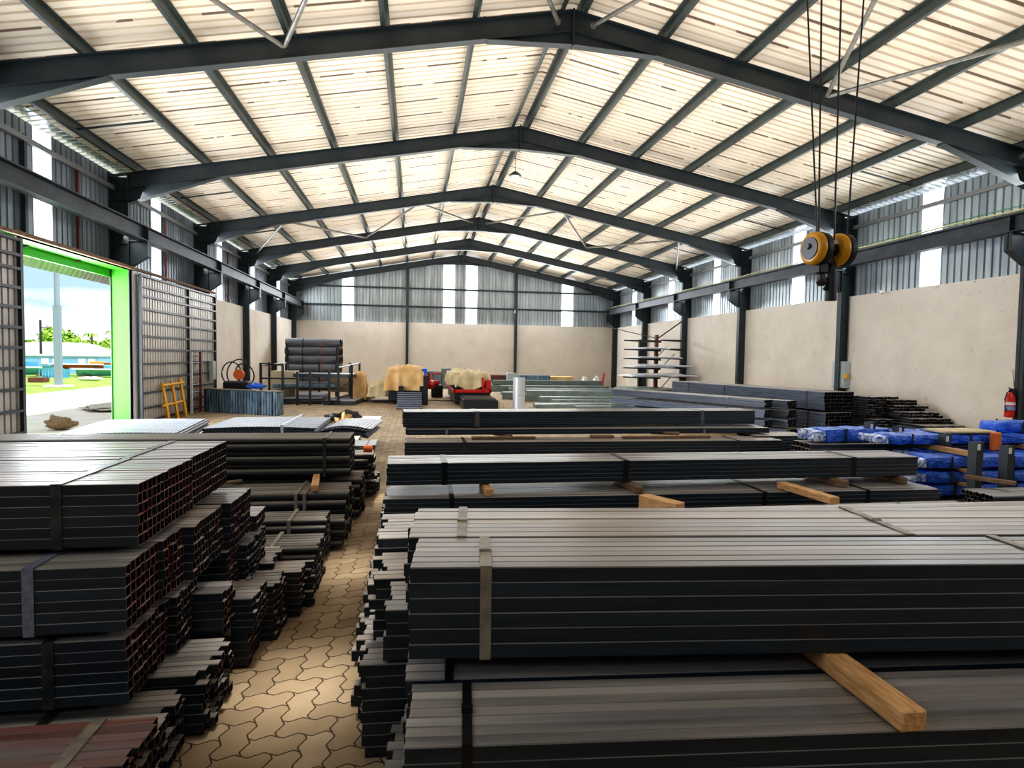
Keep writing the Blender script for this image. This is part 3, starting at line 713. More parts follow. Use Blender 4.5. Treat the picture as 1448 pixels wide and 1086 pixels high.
# left stepped stack ends
bundle((-.225,2.77,.0),5,8,.055,.055,L6,'staggered floor stack of black tubes whose stepped ends line the aisle',rz_=math.radians(-2),jit=.012,raggedx=.03,straps=(.6,),group=g,body='tube_blue',seal=False)
bundle((-.13,2.77,.45),6,4,.06,.06,L6,'staggered black bundle on the aisle side above the floor stack',rz_=math.radians(-2.5),jit=.012,raggedx=.02,straps=(.6,),group=g,body='tube_blue',seal=False)
bundle((-.27,3.08,.0),7,6,.06,.06,L6,'second staggered floor stack along the aisle',rz_=math.radians(-2),jit=.02,raggedx=.05,straps=(.6,),group=g,body='tube',seal=False)
bundle((-.19,3.15,.37),7,6,.06,.055,L6,'mid-height staggered bundle showing stepped pale tube tops',rz_=math.radians(-2),jit=.02,raggedx=.06,straps=(.6,),group=g,body='tube',seal=False)
bundle((-.30,3.55,.0),7,6,.065,.06,L6,'third staggered floor stack along the aisle',rz_=math.radians(-1),jit=.02,raggedx=.05,straps=(.6,),group=g,body='tube_blue',seal=False)
bundle((-.21,3.60,.375),8,7,.07,.057,L6,'broad brown-topped bundle ending behind the front bundles',rz_=math.radians(-1),jit=.02,raggedx=.03,straps=(.6,),group=g,body='tube',seal=False)
bundle((-.30,4.2,.0),8,5,.065,.06,L6,'low dark bundle behind the broad brown-topped one',rz_=0,jit=.03,straps=(.6,3.6,5.2),group=g,body='tube',seal=False)
timber((1.66,2.16,.622),.86,.095,.074,math.radians(-1),'large pale timber block sticking out from under the large front bundle','wood')
timber((4.2,2.0,.622),.8,.09,.072,0,'timber block hidden toward the right end under the large front bundle','wood_old')

# second row: s4,s1
g='tube bundles of the second pile right of the aisle'
bundle((-.285,5.87,.255),14,5,.05,.043,6.0,'flat-strapped bundle under the second pile, with log offcuts on top',rz_=math.radians(-.8),jit=.02,straps=(.62,3.9,5.1),smat='strap_dark',sw=.045,group=g,body='tube_blue',seal=False)
bundle((-.30,6.0,.0),8,5,.06,.055,6.0,'floor-level bundle of the second pile',rz_=0,jit=.04,straps=(.6,),group=g,body='tube_blue',seal=False)
bundle((-.275,6.08,.555),10,5,.05,.044,6.0,'upper bundle of the second pile with three dark straps',rz_=math.radians(.36),jit=.006,straps=(.54,2.45,5.15),smat='strap_dark',sw=.06,group=g,body='tube_blue',seal=False)
bundle((.9,4.45,.21),15,4,.06,.058,4.6,'low brown bundle between the front pile and the second pile',rz_=math.radians(.6),jit=.02,straps=(2.2,3.9),smat='strap_dark',group=g,body='tube',seal=False)
for (x,y,L,w,h,r,mt,lab) in ((3.98,5.62,.75,.11,.07,.12,'wood','weathered split log sticking out over the flat-strapped bundle'),
        (4.66,6.25,.62,.09,.075,.05,'wood_old','dark end of a timber under the upper bundle near the split log'),
        (2.25,6.15,.6,.08,.07,.08,'wood_old','dark timber end under the middle of the upper bundle'),
        (.72,6.1,.42,.085,.07,.05,'wood','short round log end under the left part of the upper bundle'),
        (5.5,6.35,.6,.09,.07,0,'wood_old','timber under the far right end of the upper bundle')):
    timber((x,y,.472),L,w,h,r,lab,mt)
timber((2.2,5.14,.444),.42,.13,.15,.5,'bright yellow pine block standing out behind the front pile','wood')
# third row: s3, mid, s2
g='tube bundles of the third pile right of the aisle'
bundle((-.15,8.95,.30),10,6,.05,.046,6.0,'lower bundle of the third pile with two thin straps',rz_=math.radians(-.4),jit=.006,straps=(.85,5.2),smat='strap',sw=.05,group=g,body='tube',seal=False)
bundle((-.17,9.0,.0),8,5,.06,.055,6.0,'floor-level bundle of the third pile',jit=.03,straps=(),group=g,body='tube_blue')
bundle((-.14,9.42,.62),9,2,.055,.045,6.1,'thin flat bundle between the upper and lower bundles of the third pile',rz_=math.radians(.5),jit=.01,straps=(.6,4.9),smat='strap_tan',sw=.04,group=g,body='tube_blue',seal=False)
bundle((-.18,9.5,.735),10,6,.05,.0395,6.1,'upper bundle of the third pile with pale straps and a reddish left end',rz_=math.radians(3.2),jit=.006,straps=(1.12,5.05),smat='galv',sw=.07,group=g,body='tube_blue',rim='rim_red',seal=False)
bundle((5.6,9.25,.30),7,6,.08,.05,1.0,'stubby bundle end of wide tubes showing at the right of the third pile',jit=.05,straps=(),group=g,body='tube',rim='tube_rim')
for (x,y,z,L,w,h,r,lab) in ((1.35,9.22,.582,1.0,.07,.035,PI/2,'brown plank lying on the lower bundle of the third pile, left one'),(1.35,9.6,.582,.5,.12,.04,.5,'short dark wedge behind the left plank'),
        (4.0,9.2,.582,1.5,.06,.035,PI/2,'long brown plank on the lower bundle of the third pile'),(4.1,9.5,.6,.45,.12,.05,1.2,'short weathered block above the long plank'),(2.95,9.3,.582,.38,.1,.04,PI/2,'small dark block midway on the third pile')):
    timber((x,y,z),L,w,h,r,lab,'wood_old')
# ---------------------------------------------------------------- door-side sheet piles
def sheet_pile(loc,L,Wd,n,rz_,label,mt,bend=0,pitch=.06,t=.012,straps=(),group=None):
    o=thing('sheet_pile',label,'sheet pile',loc,rz_,group)
    for k in range(n):
        m=MB(); segs=24; q=[]
        x=0
        pr=[]; 
        while x<L: pr+= [(x,0),(x+pitch*.45,0),(x+pitch*.55,.010),(x+pitch*.9,.010)]; x+=pitch
        dx=random.uniform(-.06,.06); dy=random.uniform(-.05,.05)
        for a,h in pr:
            b=bend*math.sin(PI*min(1,max(0,a/L)))
            m.v.append((a+dx,dy,k*.03+h+b)); m.v.append((a+dx,Wd+dy,k*.03+h+b*.6))
        for i in range(len(pr)-1):
            m.f.append((2*i,2*i+2,2*i+3,2*i+1)); m.m.append(0)
        me=m.mesh('sheet',M[mt],fix=False); c=link('sheet',me,o)
        md=c.modifiers.new('s','SOLIDIFY'); md.thickness=.022; md.offset=1
    for s in straps:
        m=strap_mesh(-.06,Wd+.06,-.01,n*.03+.04+bend*math.sin(PI*s/L),.05); c=m.build('strap',M['galvcyl'],o); c.location=(s,0,0)
    return o
g='flat stacks of roofing sheets beside the aisle'
for (x,y) in ((-3.3,11.9),(-1.9,11.9)):
    timber((x,12.2,0),1.6,.1,.28,0,'thick timber bearer under the long pale sheet stack','wood_old','bearers under the long sheet stack')
sheet_pile((-3.75,11.45,.28),1.95,1.9,7,0,'long pale-topped stack of corrugated roofing sheets with a strap','sheet_steel',.03,straps=(1.35,),group=g)
sheet_pile((-1.75,11.6,.28),.85,1.6,6,-.08,'dark rounded stack of sheets at the aisle end of the long sheet stack','sheet_steel',.06,group=g)
for (x,y) in ((-5.3,11.6),(-4.6,11.6)):
    timber((x,11.9,0),1.6,.1,.3,0,'thick timber bearer under the small sheet stack by the door','wood_old','bearers under the small sheet stack')
sheet_pile((-5.75,10.8,.30),1.75,2.3,6,.12,'smaller stack of ribbed sheets lying in front of the lime jamb','sheet_steel',.02,group=g)
m=MB(); m.box(-5.2,-.95,9.6,10.9,.0,.42); 
tag(m.build('steel_plate_stack',M['tube']),'low dark plate stack lying between the pipes and the sheet stacks','plate stack')
for j in range(3):
    pass
# long flat channels behind the left pile (light edge)
sheet_pile((-6.3,8.9,.45),5.4,.6,3,0,'long beige-edged flat sheets lying just behind the left pile','galv',.0,pitch=.3,group=g)
m=MB(); m.box(-6.2,-1.0,8.95,9.5,0,.44); tag(m.build('steel_plate_stack',M['tube_blue']),'dark supporting plate stack under the beige-edged flat sheets','plate stack')
m=MB(); m.bbox(-3.55,-2.0,14.3,15.2,.0,.30,.02); tag(m.build('flat_sheet_pack',M['sheet_steel']),'pale flat sheet pack behind the long roofing sheet stack','sheet pack')
m=MB(); m.box(-1.9,-1.0,17.2,18.5,.0,.012); tag(m.build('loose_sheet',M['white']),'thin white sheet lying flat on the paving','sheet')
# rags / small tarp heap
def cloth_heap(name,loc,sx,sy,sz,label,cat,mt,seed=0,rz_=0,amp=.25,fold=4,base=.0):
    bm=bmesh.new(); bmesh.ops.create_uvsphere(bm,u_segments=40,v_segments=24,radius=1)
    for v in bm.verts:
        p=v.co.copy(); n=noise.noise(p*fold*.6+Vector((seed,0,0)))+.5*noise.noise(p*fold*1.4+Vector((0,seed,0)))
        r=1+amp*n; v.co=Vector((p.x*sx*r,p.y*sy*r,max(base,(p.z*.5+.5)*sz*r)))
    me=bpy.data.meshes.new(name); bm.to_mesh(me); bm.free(); me.materials.append(M[mt])
    for p in me.polygons: p.use_smooth=True
    o=link(name,me,None,loc,(0,0,rz_)); tag(o,label,cat); return o
cloth_heap('rag_heap',(-1.75,15.1,.0),.50,.30,.40,'heap of dark rags and gloves behind the sheet stacks','rags','black',3,amp=.5,fold=3)
cloth_heap('yellow_rag',(-1.7,14.85,.0),.22,.12,.36,'crumpled yellow rag on the dark heap','rag','tarp',5,amp=.5)

# bluish decking bundle standing behind door leaf
o=thing('decking_pack','pack of blue-grey ribbed decking standing on edge near the far door leaf','decking pack',(-6.45,19.9,0),math.radians(-28))
for k in range(26):
    m=MB(); x=k*.105; m.box(x,x+.05,0,.35,.0,.70); m.box(x+.05,x+.1,.03,.32,.02,.68); m.build('deck_sheet',M['deck_blue'],o)
m=MB(); m.box(-.01,2.74,-.005,.36,.70,.72); m.build('cover_board',M['galv'],o)
cloth_heap('blue_bag',(-4.9,19.9,.72),.24,.14,.15,'crumpled blue plastic bag lying on the decking pack','bag','blue',9,amp=.5)
# coiled hoses / chair on the pack
o=thing('hose_reel','black coiled hoses with an orange round drum against the far door-side column','hose reel',(-6.05,21.3,0.0))
m=MB()
m.lathe([(.17,-.06),(.17,.06)],20,M=RM((.25,0,1.12),PI/2,0,0)); m.build('drum',M['orange'],o)
for (cx,cz,r,tw) in ((0,1.15,.38,0),(.2,1.2,.42,.2),(.42,1.12,.36,-.2)):
    m=MB(); m.tube([(cx+r*math.cos(a)*.8,.05+tw*math.sin(a),cz+r*math.sin(a)) for a in [2*PI*i/24 for i in range(25)]],.022,6); m.build('hose',M['black'],o)
m=MB(); m.bbox(-.2,.6,-.25,.25,.0,.9,.05); m.build('stand',M['black'],o)
m=MB(); m.tube([(-.75,0,0),(-.72,0,.6),(-.8,0,.95)],.012,6); m.tube([(-.45,0,0),(-.5,0,.9),(-.62,0,1.25)],.012,6); m.build('bent_wire',M['dark'],o)

# yellow trestle frame + ladder against door leaf
o=thing('yellow_trestle','yellow painted steel frame leaning on the sliding door leaf','trestle',(-6.50,17.3,0),PI/2)
for x,z1 in ((0,1.02),(.62,1.04),(1.22,1.1)):
    m=MB(); m.tube([(x,-.02+.0,0.0),(x-.06,.12,z1)],.045,4); m.build('post',M['yellow_frame'],o)
for z in (.42,.95):
    m=MB(); m.tube([(-.2,-.0+.05,z),(1.28,.05,z+.02)],.035,4); m.build('crossbar',M['yellow_frame'],o)
o.rotation_euler=(0,0,PI/2)
o=thing('ladder','narrow ladder with one white and one rust-red stile leaning on the door leaf','ladder',(-6.56,19.2,0),PI/2)
m=MB(); m.box(-.03,.03,-.03,.03,0,1.84); m.build('stile',M['white_post'],o)
m=MB(); m.box(.72,.80,-.03,.03,0,1.84); m.build('stile',mat('rust_red',(.2,.03,.02),.6),o)
for z in [.2+.22*i for i in range(8)]:
    m=MB(); m.tube([(0,0,z),(.76,0,z)],.02,6); m.build('rung',M['girt'],o)
m=MB(); m.bbox(DX+.03,DX+.16,20.95,21.25,.95,1.55,.01); tag(m.build('control_box',M['box_grey']),'pale vertical box fixed at the far edge of the sliding door leaf','box')

# stillage rack with cages
o=thing('stillage_rack','dark steel post rack holding flat sheets in front of the large pipes','rack',(-4.7,22.5,0))
for (x,y,h) in ((-.7,0,1.5),(0,0.2,1.45),(.55,-.05,1.2),(.98,-.05,1.2),(1.65,-.1,1.25),(1.95,0,1.38),(2.3,1.2,1.45),(2.35,3.8,1.5),(2.1,2.5,1.5),(-.6,3.8,1.5),(.6,4.6,1.45),(1.3,4.6,1.45),(-1.3,3.9,1.47)):
    m=MB(); m.box(x-.04,x+.04,y-.04,y+.04,0,h); m.build('post',M['dark'],o)
for (a,b) in (((-.7,0,1.47),(0,.2,1.43)),((1.95,0,1.36),(2.35,3.8,1.47)),((-.7,0,.95),(.55,0,.95)),((0,0,.62),(2.0,0,.62)),((2.0,0,.7),(2.35,3.8,.7)),((-.7,0,1.4),(-.6,3.8,1.45)),((.55,0,.15),(1.95,0,.15))):
    m=MB(); m.tube([a,b],.03,4); m.build('rail',M['dark'],o)
g='flat sheet packs lying in the post rack'
for i,(x,y,z,w,l,h,mt,lab) in enumerate(((-4.75,22.9,.0,1.35,3.6,.22,'sheet_steel','pale sheet pack on the floor of the post rack, door side'),(-3.3,22.6,.0,1.1,4.2,.16,'sheet_steel','pale sheet pack on the floor of the post rack, aisle side'),
     (-5.2,23.4,.55,2.2,1.4,.16,'deck_blue','dark sheet pack on the middle level of the post rack'),(-4.6,24.0,.95,2.2,1.4,.14,'sheet_steel','upper pale sheet pack leaning in the post rack'),
     (-3.4,25.4,.3,.9,1.2,.75,'cream','cream carton block standing at the aisle side of the post rack'),(-5.55,24.6,.0,.9,.9,1.15,'cream','tall stack of cream boards behind the post rack'))):
    m=MB(); m.bbox(0,w,0,l,0,h,.012)
    for q in range(3): m.box(w*.04,w*.96,-.01,l*.99,h*(.2+.25*q),h*(.22+.25*q))
    ob=m.build('sheet_pack' if mt!='cream' else 'board_stack',M[mt]); ob.location=(x,y,z); ob.rotation_euler=(0,0,[.05,-.12,.1,-.2,0,0][i]); tag(ob,lab,'sheet pack' if mt!='cream' else 'board stack')
# fire-red pump thing
o=thing('red_hydrant','bright red standing equipment beside the post rack','hydrant',(-3.1,30.0,0))
m=MB(); m.lathe([(.16,0),(.16,.1),(.09,.14),(.1,.5),(.16,.55),(.16,.85),(.08,1.0),(.03,1.05)],16); m.build('body',M['red'],o,smooth=True)
m=MB(); m.lathe([(.06,-.3),(.06,.3)],12,M=RM((0,0,.68),0,PI/2,0)); m.build('outlet',M['red'],o)

# large pipes stacked in the far corner
gl='large black pipes stacked in the far door-side corner'
bundlebig=[]
for r in range(6):
    for c in range(3 if r<5 else 3):
        rad=.215; z=rad+r*.43*.99; y=31.6+c*.44
        o=thing('large_pipe',f'large black pipe, {["bottom","second from bottom","third from bottom","fourth from bottom","fifth from bottom","topmost"][r]} of the {["front","middle","rear"][c]} column in the far corner stack','pipe',(-6.4+random.uniform(-.02,.02),y,z+.05),0,gl)
        pm=roundpipe(2.62,rad,.012,24); pm.build('pipe_wall',[M['bigpipe'],M['tube_in'],M['rim_red']],o,smooth=True)
        for s in (.82,1.72):
            m=MB(); m.lathe([(rad+.004,0),(rad+.004,.05)],24,M=RM((s,0,0),0,PI/2,0)); m.build('band',M['strap_dark'] if s<1 else M['rim_red'],o)
for x in (-6.3,-3.9):
    m=MB(); m.box(x-.05,x+.05,31.30,31.36,0,2.3); tag(m.build('rack_upright',M['dark']),'dark upright post holding back the large pipe stack','rack post','uprights of the large pipe stack')
timber((-6.0,32.1,0),1.5,.12,.05,0,'bearer under the large pipes','wood_old','bearers under the large pipes'); timber((-4.2,32.1,0),1.5,.12,.05,0,'bearer under the large pipes','wood_old','bearers under the large pipes')

# ---------------------------------------------------------------- machines under tarps
def drape(parent,x0,x1,y0,y1,z0,z1,mt,seed,name='tarp_cover',fold=.11,top=.15,flare=.08,hem=None):
    # cloth over a box: grid with skirt
    nx,ny,ns=26,20,14; vs=[];idx={}
    def P(i,j):   # param around; i,j in grid incl. skirts
        u=(i-ns)/nx; v=(j-ns)/ny
        du=dv=0
        if u<0: du=-u*nx/ns; u=0
        if u>1: du=(u-1)*nx/ns; u=1
        if v<0: dv=-v*ny/ns; v=0
        if v>1: dv=(v-1)*ny/ns; v=1
        x=x0+(x1-x0)*u; y=y0+(y1-y0)*v; d=max(du,dv)
        sx=-1 if i<ns else (1 if i>ns+nx else 0); sy=-1 if j<ns else (1 if j>ns+ny else 0)
        q=Vector((x*1.7+seed,y*1.7,0))
        zt=z1-top*(1-math.cos((u-.5)*2.2))*1.2+.14*noise.noise(q*2)-.16*abs(noise.noise(q*3.1))+.05
        h=(hem(x,y) if hem else z0)
        z=zt+(h-zt)*d
        f=fold*d*math.sin((x*sy*sy+y*sx*sx)*9+4*noise.noise(q*1.3+Vector((0,0,seed))))+flare*d+.05*noise.noise(Vector((x*3,y*3,z*3+seed)))-.10*d*abs(noise.noise(Vector((x*4,y*4,z*1.5+seed))))
        f+= .03
        x+=sx*f; y+=sy*f
        return (x,y,z)
    I=nx+2*ns+1; J=ny+2*ns+1; m=MB()
    for i in range(I):
        for j in range(J): m.v.append(P(i,j))
    for i in range(I-1):
        for j in range(J-1):
            if (i<ns or i>=ns+nx) and (j<ns or j>=ns+ny):
                pass
            m.f.append((i*J+j,(i+1)*J+j,(i+1)*J+j+1,i*J+j+1)); m.m.append(0)
    o=m.build(name,M[mt],parent,smooth=True); return o
# machine 1
o=thing('covered_machine','machine under an orange tarpaulin with a small stair of grey slats in front','machine',(0,0,0))
m=MB(); m.bbox(-1.0,.35,23.0,26.2,.12,.55,.03); m.bbox(-.62,-.45,22.65,23.0,0,.7,.01); m.bbox(.15,.32,22.7,23.2,0,.7,.01); m.bbox(.28,.45,22.6,23.3,.0,1.1,.01)
m.build('machine_base',M['dark'],o)
drape(o,-1.0,.25,22.95,26.0,.52,1.38,'tarp',2,top=.16)
m=MB(); m.bbox(.22,.42,22.9,23.3,.9,1.35,.02); m.build('side_panel',M['blue'],o)
m=MB(); m.lathe([(.16,-.1),(.18,.0),(.12,.14)],16,M=RM((.55,23.1,.75),0,PI/2,0)); m.lathe([(.06,-.2),(.06,.3)],10,M=RM((.50,23.1,.9),0,0,0)); m.build('motor',M['red'],o)
drape(o,-1.72,-1.0,23.6,25.6,.25,.72,'tarp_pale',8,top=.05,fold=.08)
o2=thing('slatted_ramp','short ramp of grey horizontal slats in front of the orange-covered machine','ramp',(-.2,20.75,0))
for k in range(8):
    m=MB(); m.bbox(-.44,.42,k*.17,k*.17+.14,.04+.062*k,.085+.062*k,.008); m.build('slat',M['blue_grey'],o2)
m=MB(); m.box(-.44,-.38,0,1.36,0,.04); m.box(.36,.42,0,1.36,0,.04); m.box(-.4,.38,1.2,1.3,0,.45); m.build('side_rail',M['dark'],o2)
o3=thing('covered_item','low object under a pale crumpled tarpaulin standing left of the orange-covered machine','covered machine',(0,0,0))
m=MB(); m.bbox(-2.35,-1.95,24.3,25.0,0,1.05,.03); m.build('machine_base',M['dark'],o3)
drape(o3,-2.35,-1.98,24.3,25.1,.08,1.10,'tarp',11,top=.02,fold=.05,flare=.10)
m=MB(); m.tube([(.5,24.8,.03),(1.2,24.6,.02),(1.9,24.9,.03)],.02,6); tag(m.build('floor_cable',M['dark']),'thin dark cable running on the paving between the two machines','cable')
# red forklift-like unit between
o=thing('red_motor_unit','small red motor unit standing between the two covered machines','motor unit',(.93,27.0,0))
m=MB(); m.bbox(-.25,.25,-.3,.3,.0,.55,.04); m.build('body',M['black'],o)
m=MB(); m.bbox(-.3,.1,-.2,.2,.55,.75,.04); m.tube([(-.15,0,.7),(-.15,0,1.05),(.15,0,1.05)],.05,8); m.build('handle',M['red'],o)
# machine 2 red
o=thing('red_machine','long red and black roll-forming machine under a bunched pale tarpaulin','machine',(0,0,0))
m=MB(); m.bbox(1.45,2.75,22.6,27.6,.08,.50,.03)
for k in range(7): m.box(1.40,1.46,22.8+k*.65,23.2+k*.65,.55,.80)
m.build('machine_base',M['dark'],o)
m=MB(); m.bbox(1.40,2.80,22.5,22.62,.48,.60,.01); m.bbox(1.36,1.46,22.5,27.6,.48,.60,.01); m.bbox(2.72,2.82,22.5,27.6,.48,.60,.01)
m.bbox(2.45,2.52,22.5,22.6,.5,1.05,.01); m.bbox(2.6,2.8,22.6,23.2,.62,.95,.02); m.bbox(1.9,2.7,23.0,23.2,.85,.95,.01)
m.build('red_frame',M['red'],o)
for k in range(5):
    m=MB(); m.lathe([(.09,0),(.09,.9)],14,M=RM((1.6,22.9+k*.35,.72),0,PI/2,0)); m.build('roller',M['strap'],o)
drape(o,1.35,2.75,22.7,26.5,.72,1.22,'tarp_pale',4,top=.10,fold=.10,flare=.06,hem=lambda x,y:.66+.10*math.sin(x*5+1))
drape(o,2.62,2.80,22.8,23.6,.15,1.1,'tarp',14,top=.02,fold=.03,flare=.03)
o=thing('outfeed_table','grey mesh-topped outfeed table in front of the red machine','table',(0,0,0))
m=MB(); m.bbox(1.60,2.78,20.4,22.5,.28,.36,.01)
for a,b,c,d in ((1.6,1.66,20.4,22.4),(2.72,2.78,20.4,22.4)): m.box(a,b,c,d,.0,.34)
m.box(1.6,2.78,20.36,20.42,0,.36); m.build('table_body',M['dark'],o)
m=MB()
for k in range(12): m.lathe([(.025,0),(.025,1.06)],8,M=RM((1.67,20.5+k*.16,.37),0,PI/2,0))
m.build('roller_bed',M['strap'],o)
for x in (2.85,2.98,3.12):
    m=MB(); m.tube([(x,20.5,0),(x,20.5,.3)],.012,6); m.build('guard_rod',M['yellow_frame'],o)
# rolled sheet cylinder
o=thing('rolled_sheet','upright roll of bright galvanised sheet standing on the paving','sheet roll',(3.56,20.8,0))
m=MB(); vs=[]; n=90
for i in range(n):
    a=i*2*PI*2.1/n; r=.215-.012*i/n; vs+= [(r*math.cos(a),r*math.sin(a),0),(r*math.cos(a),r*math.sin(a),1.13)]
m.v=vs
for i in range(n-1): m.f.append((2*i,2*i+2,2*i+3,2*i+1)); m.m.append(0)
m.build('sheet_wall',M['galvcyl'],o,smooth=True,fix=False)
for a in (3.9,4.1):
    m=MB(); m.box(-.01,.01,-.22,-.215,.5,.54); m.build('rivet',M['dark'],o)

# back wall items
def box_item(name,x0,x1,y0,y1,z0,z1,mt,label,cat,rz_=0,group=None,ribs=0):
    m=MB(); cx,cy=(x0+x1)/2,(y0+y1)/2; m.bbox(x0-cx,x1-cx,y0-cy,y1-cy,0,z1-z0,.015)
    for k in range(ribs):
        xx=x0-cx+(x1-x0)*(k+.5)/ribs; m.box(xx-.03,xx+.03,y0-cy-.02,y0-cy,.02,z1-z0-.02)
    o=m.build(name,M[mt]); o.location=(cx,cy,z0); o.rotation_euler=(0,0,rz_); return tag(o,label,cat,group)
box_item('storage_crate',2.9,5.7,33.6,34.6,0,.42,'brown','lower brown crate against the far wall','crate',ribs=4)
box_item('storage_crate',2.9,5.2,33.7,34.6,.43,.80,'brown','upper brown crate against the far wall','crate',ribs=3)
box_item('storage_crate',5.8,7.5,33.4,34.4,0,.82,'deck_blue','dark blue crate against the far wall behind the standing sheet roll','crate',ribs=2)
box_item('storage_crate',.2,1.4,34.0,35.0,0,.95,'deck_blue','dark blue crate against the far wall behind the orange-covered machine','crate',ribs=3)
box_item('storage_crate',1.45,2.9,34.2,35.2,0,1.12,'green_grey','pale teal crate behind the red machine','crate',ribs=2)
box_item('cream_plank_pack',7.6,9.1,34.2,35.4,.45,.72,'tarp','orange-cream plank pack on low green bundle by the far wall','plank pack')
box_item('green_bundle',7.5,10.2,34.0,35.4,0,.44,'green_tarp','dark green bundle lying along the far wall','bundle',ribs=0)
box_item('grey_box',5.0,5.5,33.0,33.5,.0,.95,'box_grey','small pale grey cabinet at the far wall','cabinet')
o=thing('red_pipe_stub','rust red post leaning in the far solid-wall corner','post',(11.3,35.8,0)); m=MB(); m.tube([(0,0,0),(.1,0,.9)],.06,8); m.build('stub',M['red'],o)
for x in (9.9,10.6): cloth_heap('scrap_coil',(x,34.8,.0),.18,.18,.7,'pale round scrap coil by the far solid-wall corner','coil','white',x)['group']='scrap coils in the far corner'

# green grey beams lying in centre right: channel sections
def channel(loc,L,w,h,rz_,label,mt='green_grey',group=None,n=1,tilt=0):
    m=MB(); t=.012
    for k in range(n):
        y=k*(w+.02)
        m.prism([(y,0),(y+w,0),(y+w,t),(y+t,t),(y+t,h-t),(y+w,h-t),(y+w,h),(y,h)],0,L,'x')
    o=m.build('steel_channel',M[mt]); o.location=loc; o.rotation_euler=(0,tilt,rz_); tag(o,label,'steel channel',group); return o
g='green-grey steel sections lying in the middle of the floor'
rnd=random.Random(3)
spots=[(3.9,31.5,.0,6.2,.35,.35,0,'far row'),(4.3,30.3,.0,5.6,.3,.3,.02,'far row'),(4.0,31.7,.37,6.0,.3,.22,.0,'far row'),(4.4,28.6,.0,5.9,.35,.34,-.02,'second row'),(4.1,29.2,.0,5.5,.3,.42,.02,'second row'),(4.6,27.2,.0,5.3,.3,.25,.0,'third row'),
 (3.7,25.9,.0,5.6,.35,.30,.0,'third row'),(4.2,24.7,.0,5.6,.4,.30,-.03,'fourth row'),(4.9,23.6,.0,4.4,.3,.26,-.04,'fourth row'),(4.3,26.1,.31,5.0,.3,.12,.02,'third row'),(4.6,24.9,.31,4.6,.3,.12,.0,'fourth row'),
 (3.1,32.8,.0,3.0,.3,.3,0,'far row'),(4.2,32.7,.0,6.0,.3,.5,0,'rear row'),(5.2,22.6,.0,3.6,.35,.22,-.05,'near row'),(4.3,21.4,.0,3.4,.35,.14,.10,'near row'),(5.6,20.6,.0,3.0,.4,.14,.04,'near row'),(7.4,21.6,.0,1.6,.35,.30,.0,'near row')]
for i,(x,y,z,L,w,h,r,rw) in enumerate(spots):
    m=MB(); t=.015
    m.prism([(0,0),(w,0),(w,t),(t,t),(t,h-t),(w,h-t),(w,h),(0,h)],0,L,'x')
    if i%2==0: m.prism([(w+.04,0),(2*w,0),(2*w,h),(w+.04,h)],.1,L-.05,'x')
    o=m.build('steel_channel',M['green_grey']); o.location=(x,y,z); o.rotation_euler=(0,0,r)
    tag(o,f'green-grey steel section lying flat in the {rw} beyond the dark piles','steel section',g)
g='pale loose sheets fanned out on the floor beyond the third pile'
for i,(x,y,L,w,r) in enumerate(((4.2,18.9,2.0,.25,-.55),(4.7,19.3,1.9,.3,-.5),(5.4,19.0,2.0,.25,-.6),(5.0,18.2,1.8,.2,-.35),(3.9,19.8,1.2,.2,.1),(6.2,18.6,2.1,.4,-.1),(6.3,19.3,2.2,.4,-.05))):
    m=MB(); m.prism([(0,0),(w,0),(w,.02),(w*.55,.05),(0,.02)],0,L,'x'); o=m.build('loose_sheet',M['sheet_steel' if i<5 else 'green_grey']); o.location=(x,y,.02 + .02*(i%3)); o.rotation_euler=(0,.02,r); tag(o,'loose pale steel strip lying askew beyond the third pile','steel strip',g)

# ---------------------------------------------------------------- cantilever rack on the solid wall
o=thing('cantilever_rack','dark cantilever rack with long arms holding pale sheets at the solid wall','rack',(0,0,0))
for (x,y,h,mt) in ((10.95,26.6,2.95,'brown'),(10.55,27.6,2.75,'dark')):
    m=MB(); m.box(x-.07,x+.07,y-.09,y+.09,0,h); m.build('upright',M[mt],o)
m=MB(); m.tube([(11.95,26.0,3.6),(11.0,26.6,2.78)],.03,6); m.tube([(10.0,31.0,3.5),(11.0,26.6,2.78)],.02,6); m.build('tie_bar',M['dark'],o)
for i,z in enumerate((2.60,2.20,1.79,1.37,.95)):
    for (x0,x1,y,dz) in ((9.25,11.0,26.2,0),(10.95,12.0,26.1,.04)):
        m=MB(); m.prism([(x0,z+dz+.03),(x1,z+dz-.02),(x1,z+dz+.09),(x0,z+dz+.08)],y-.05,y+.05,'y'); m.build('arm',M['dark'],o)
for (x0,z0,x1,z1) in ((11.0,.2,11.9,1.2),(11.0,1.2,11.9,2.1),(11.0,1.9,11.5,2.4)):
    m=MB(); m.tube([(x0,26.7,z0),(x1,26.7,z1)],.02,6); m.build('lattice_bar',M['wood_old'],o)
g='pale sheets lying on the cantilever rack arms'
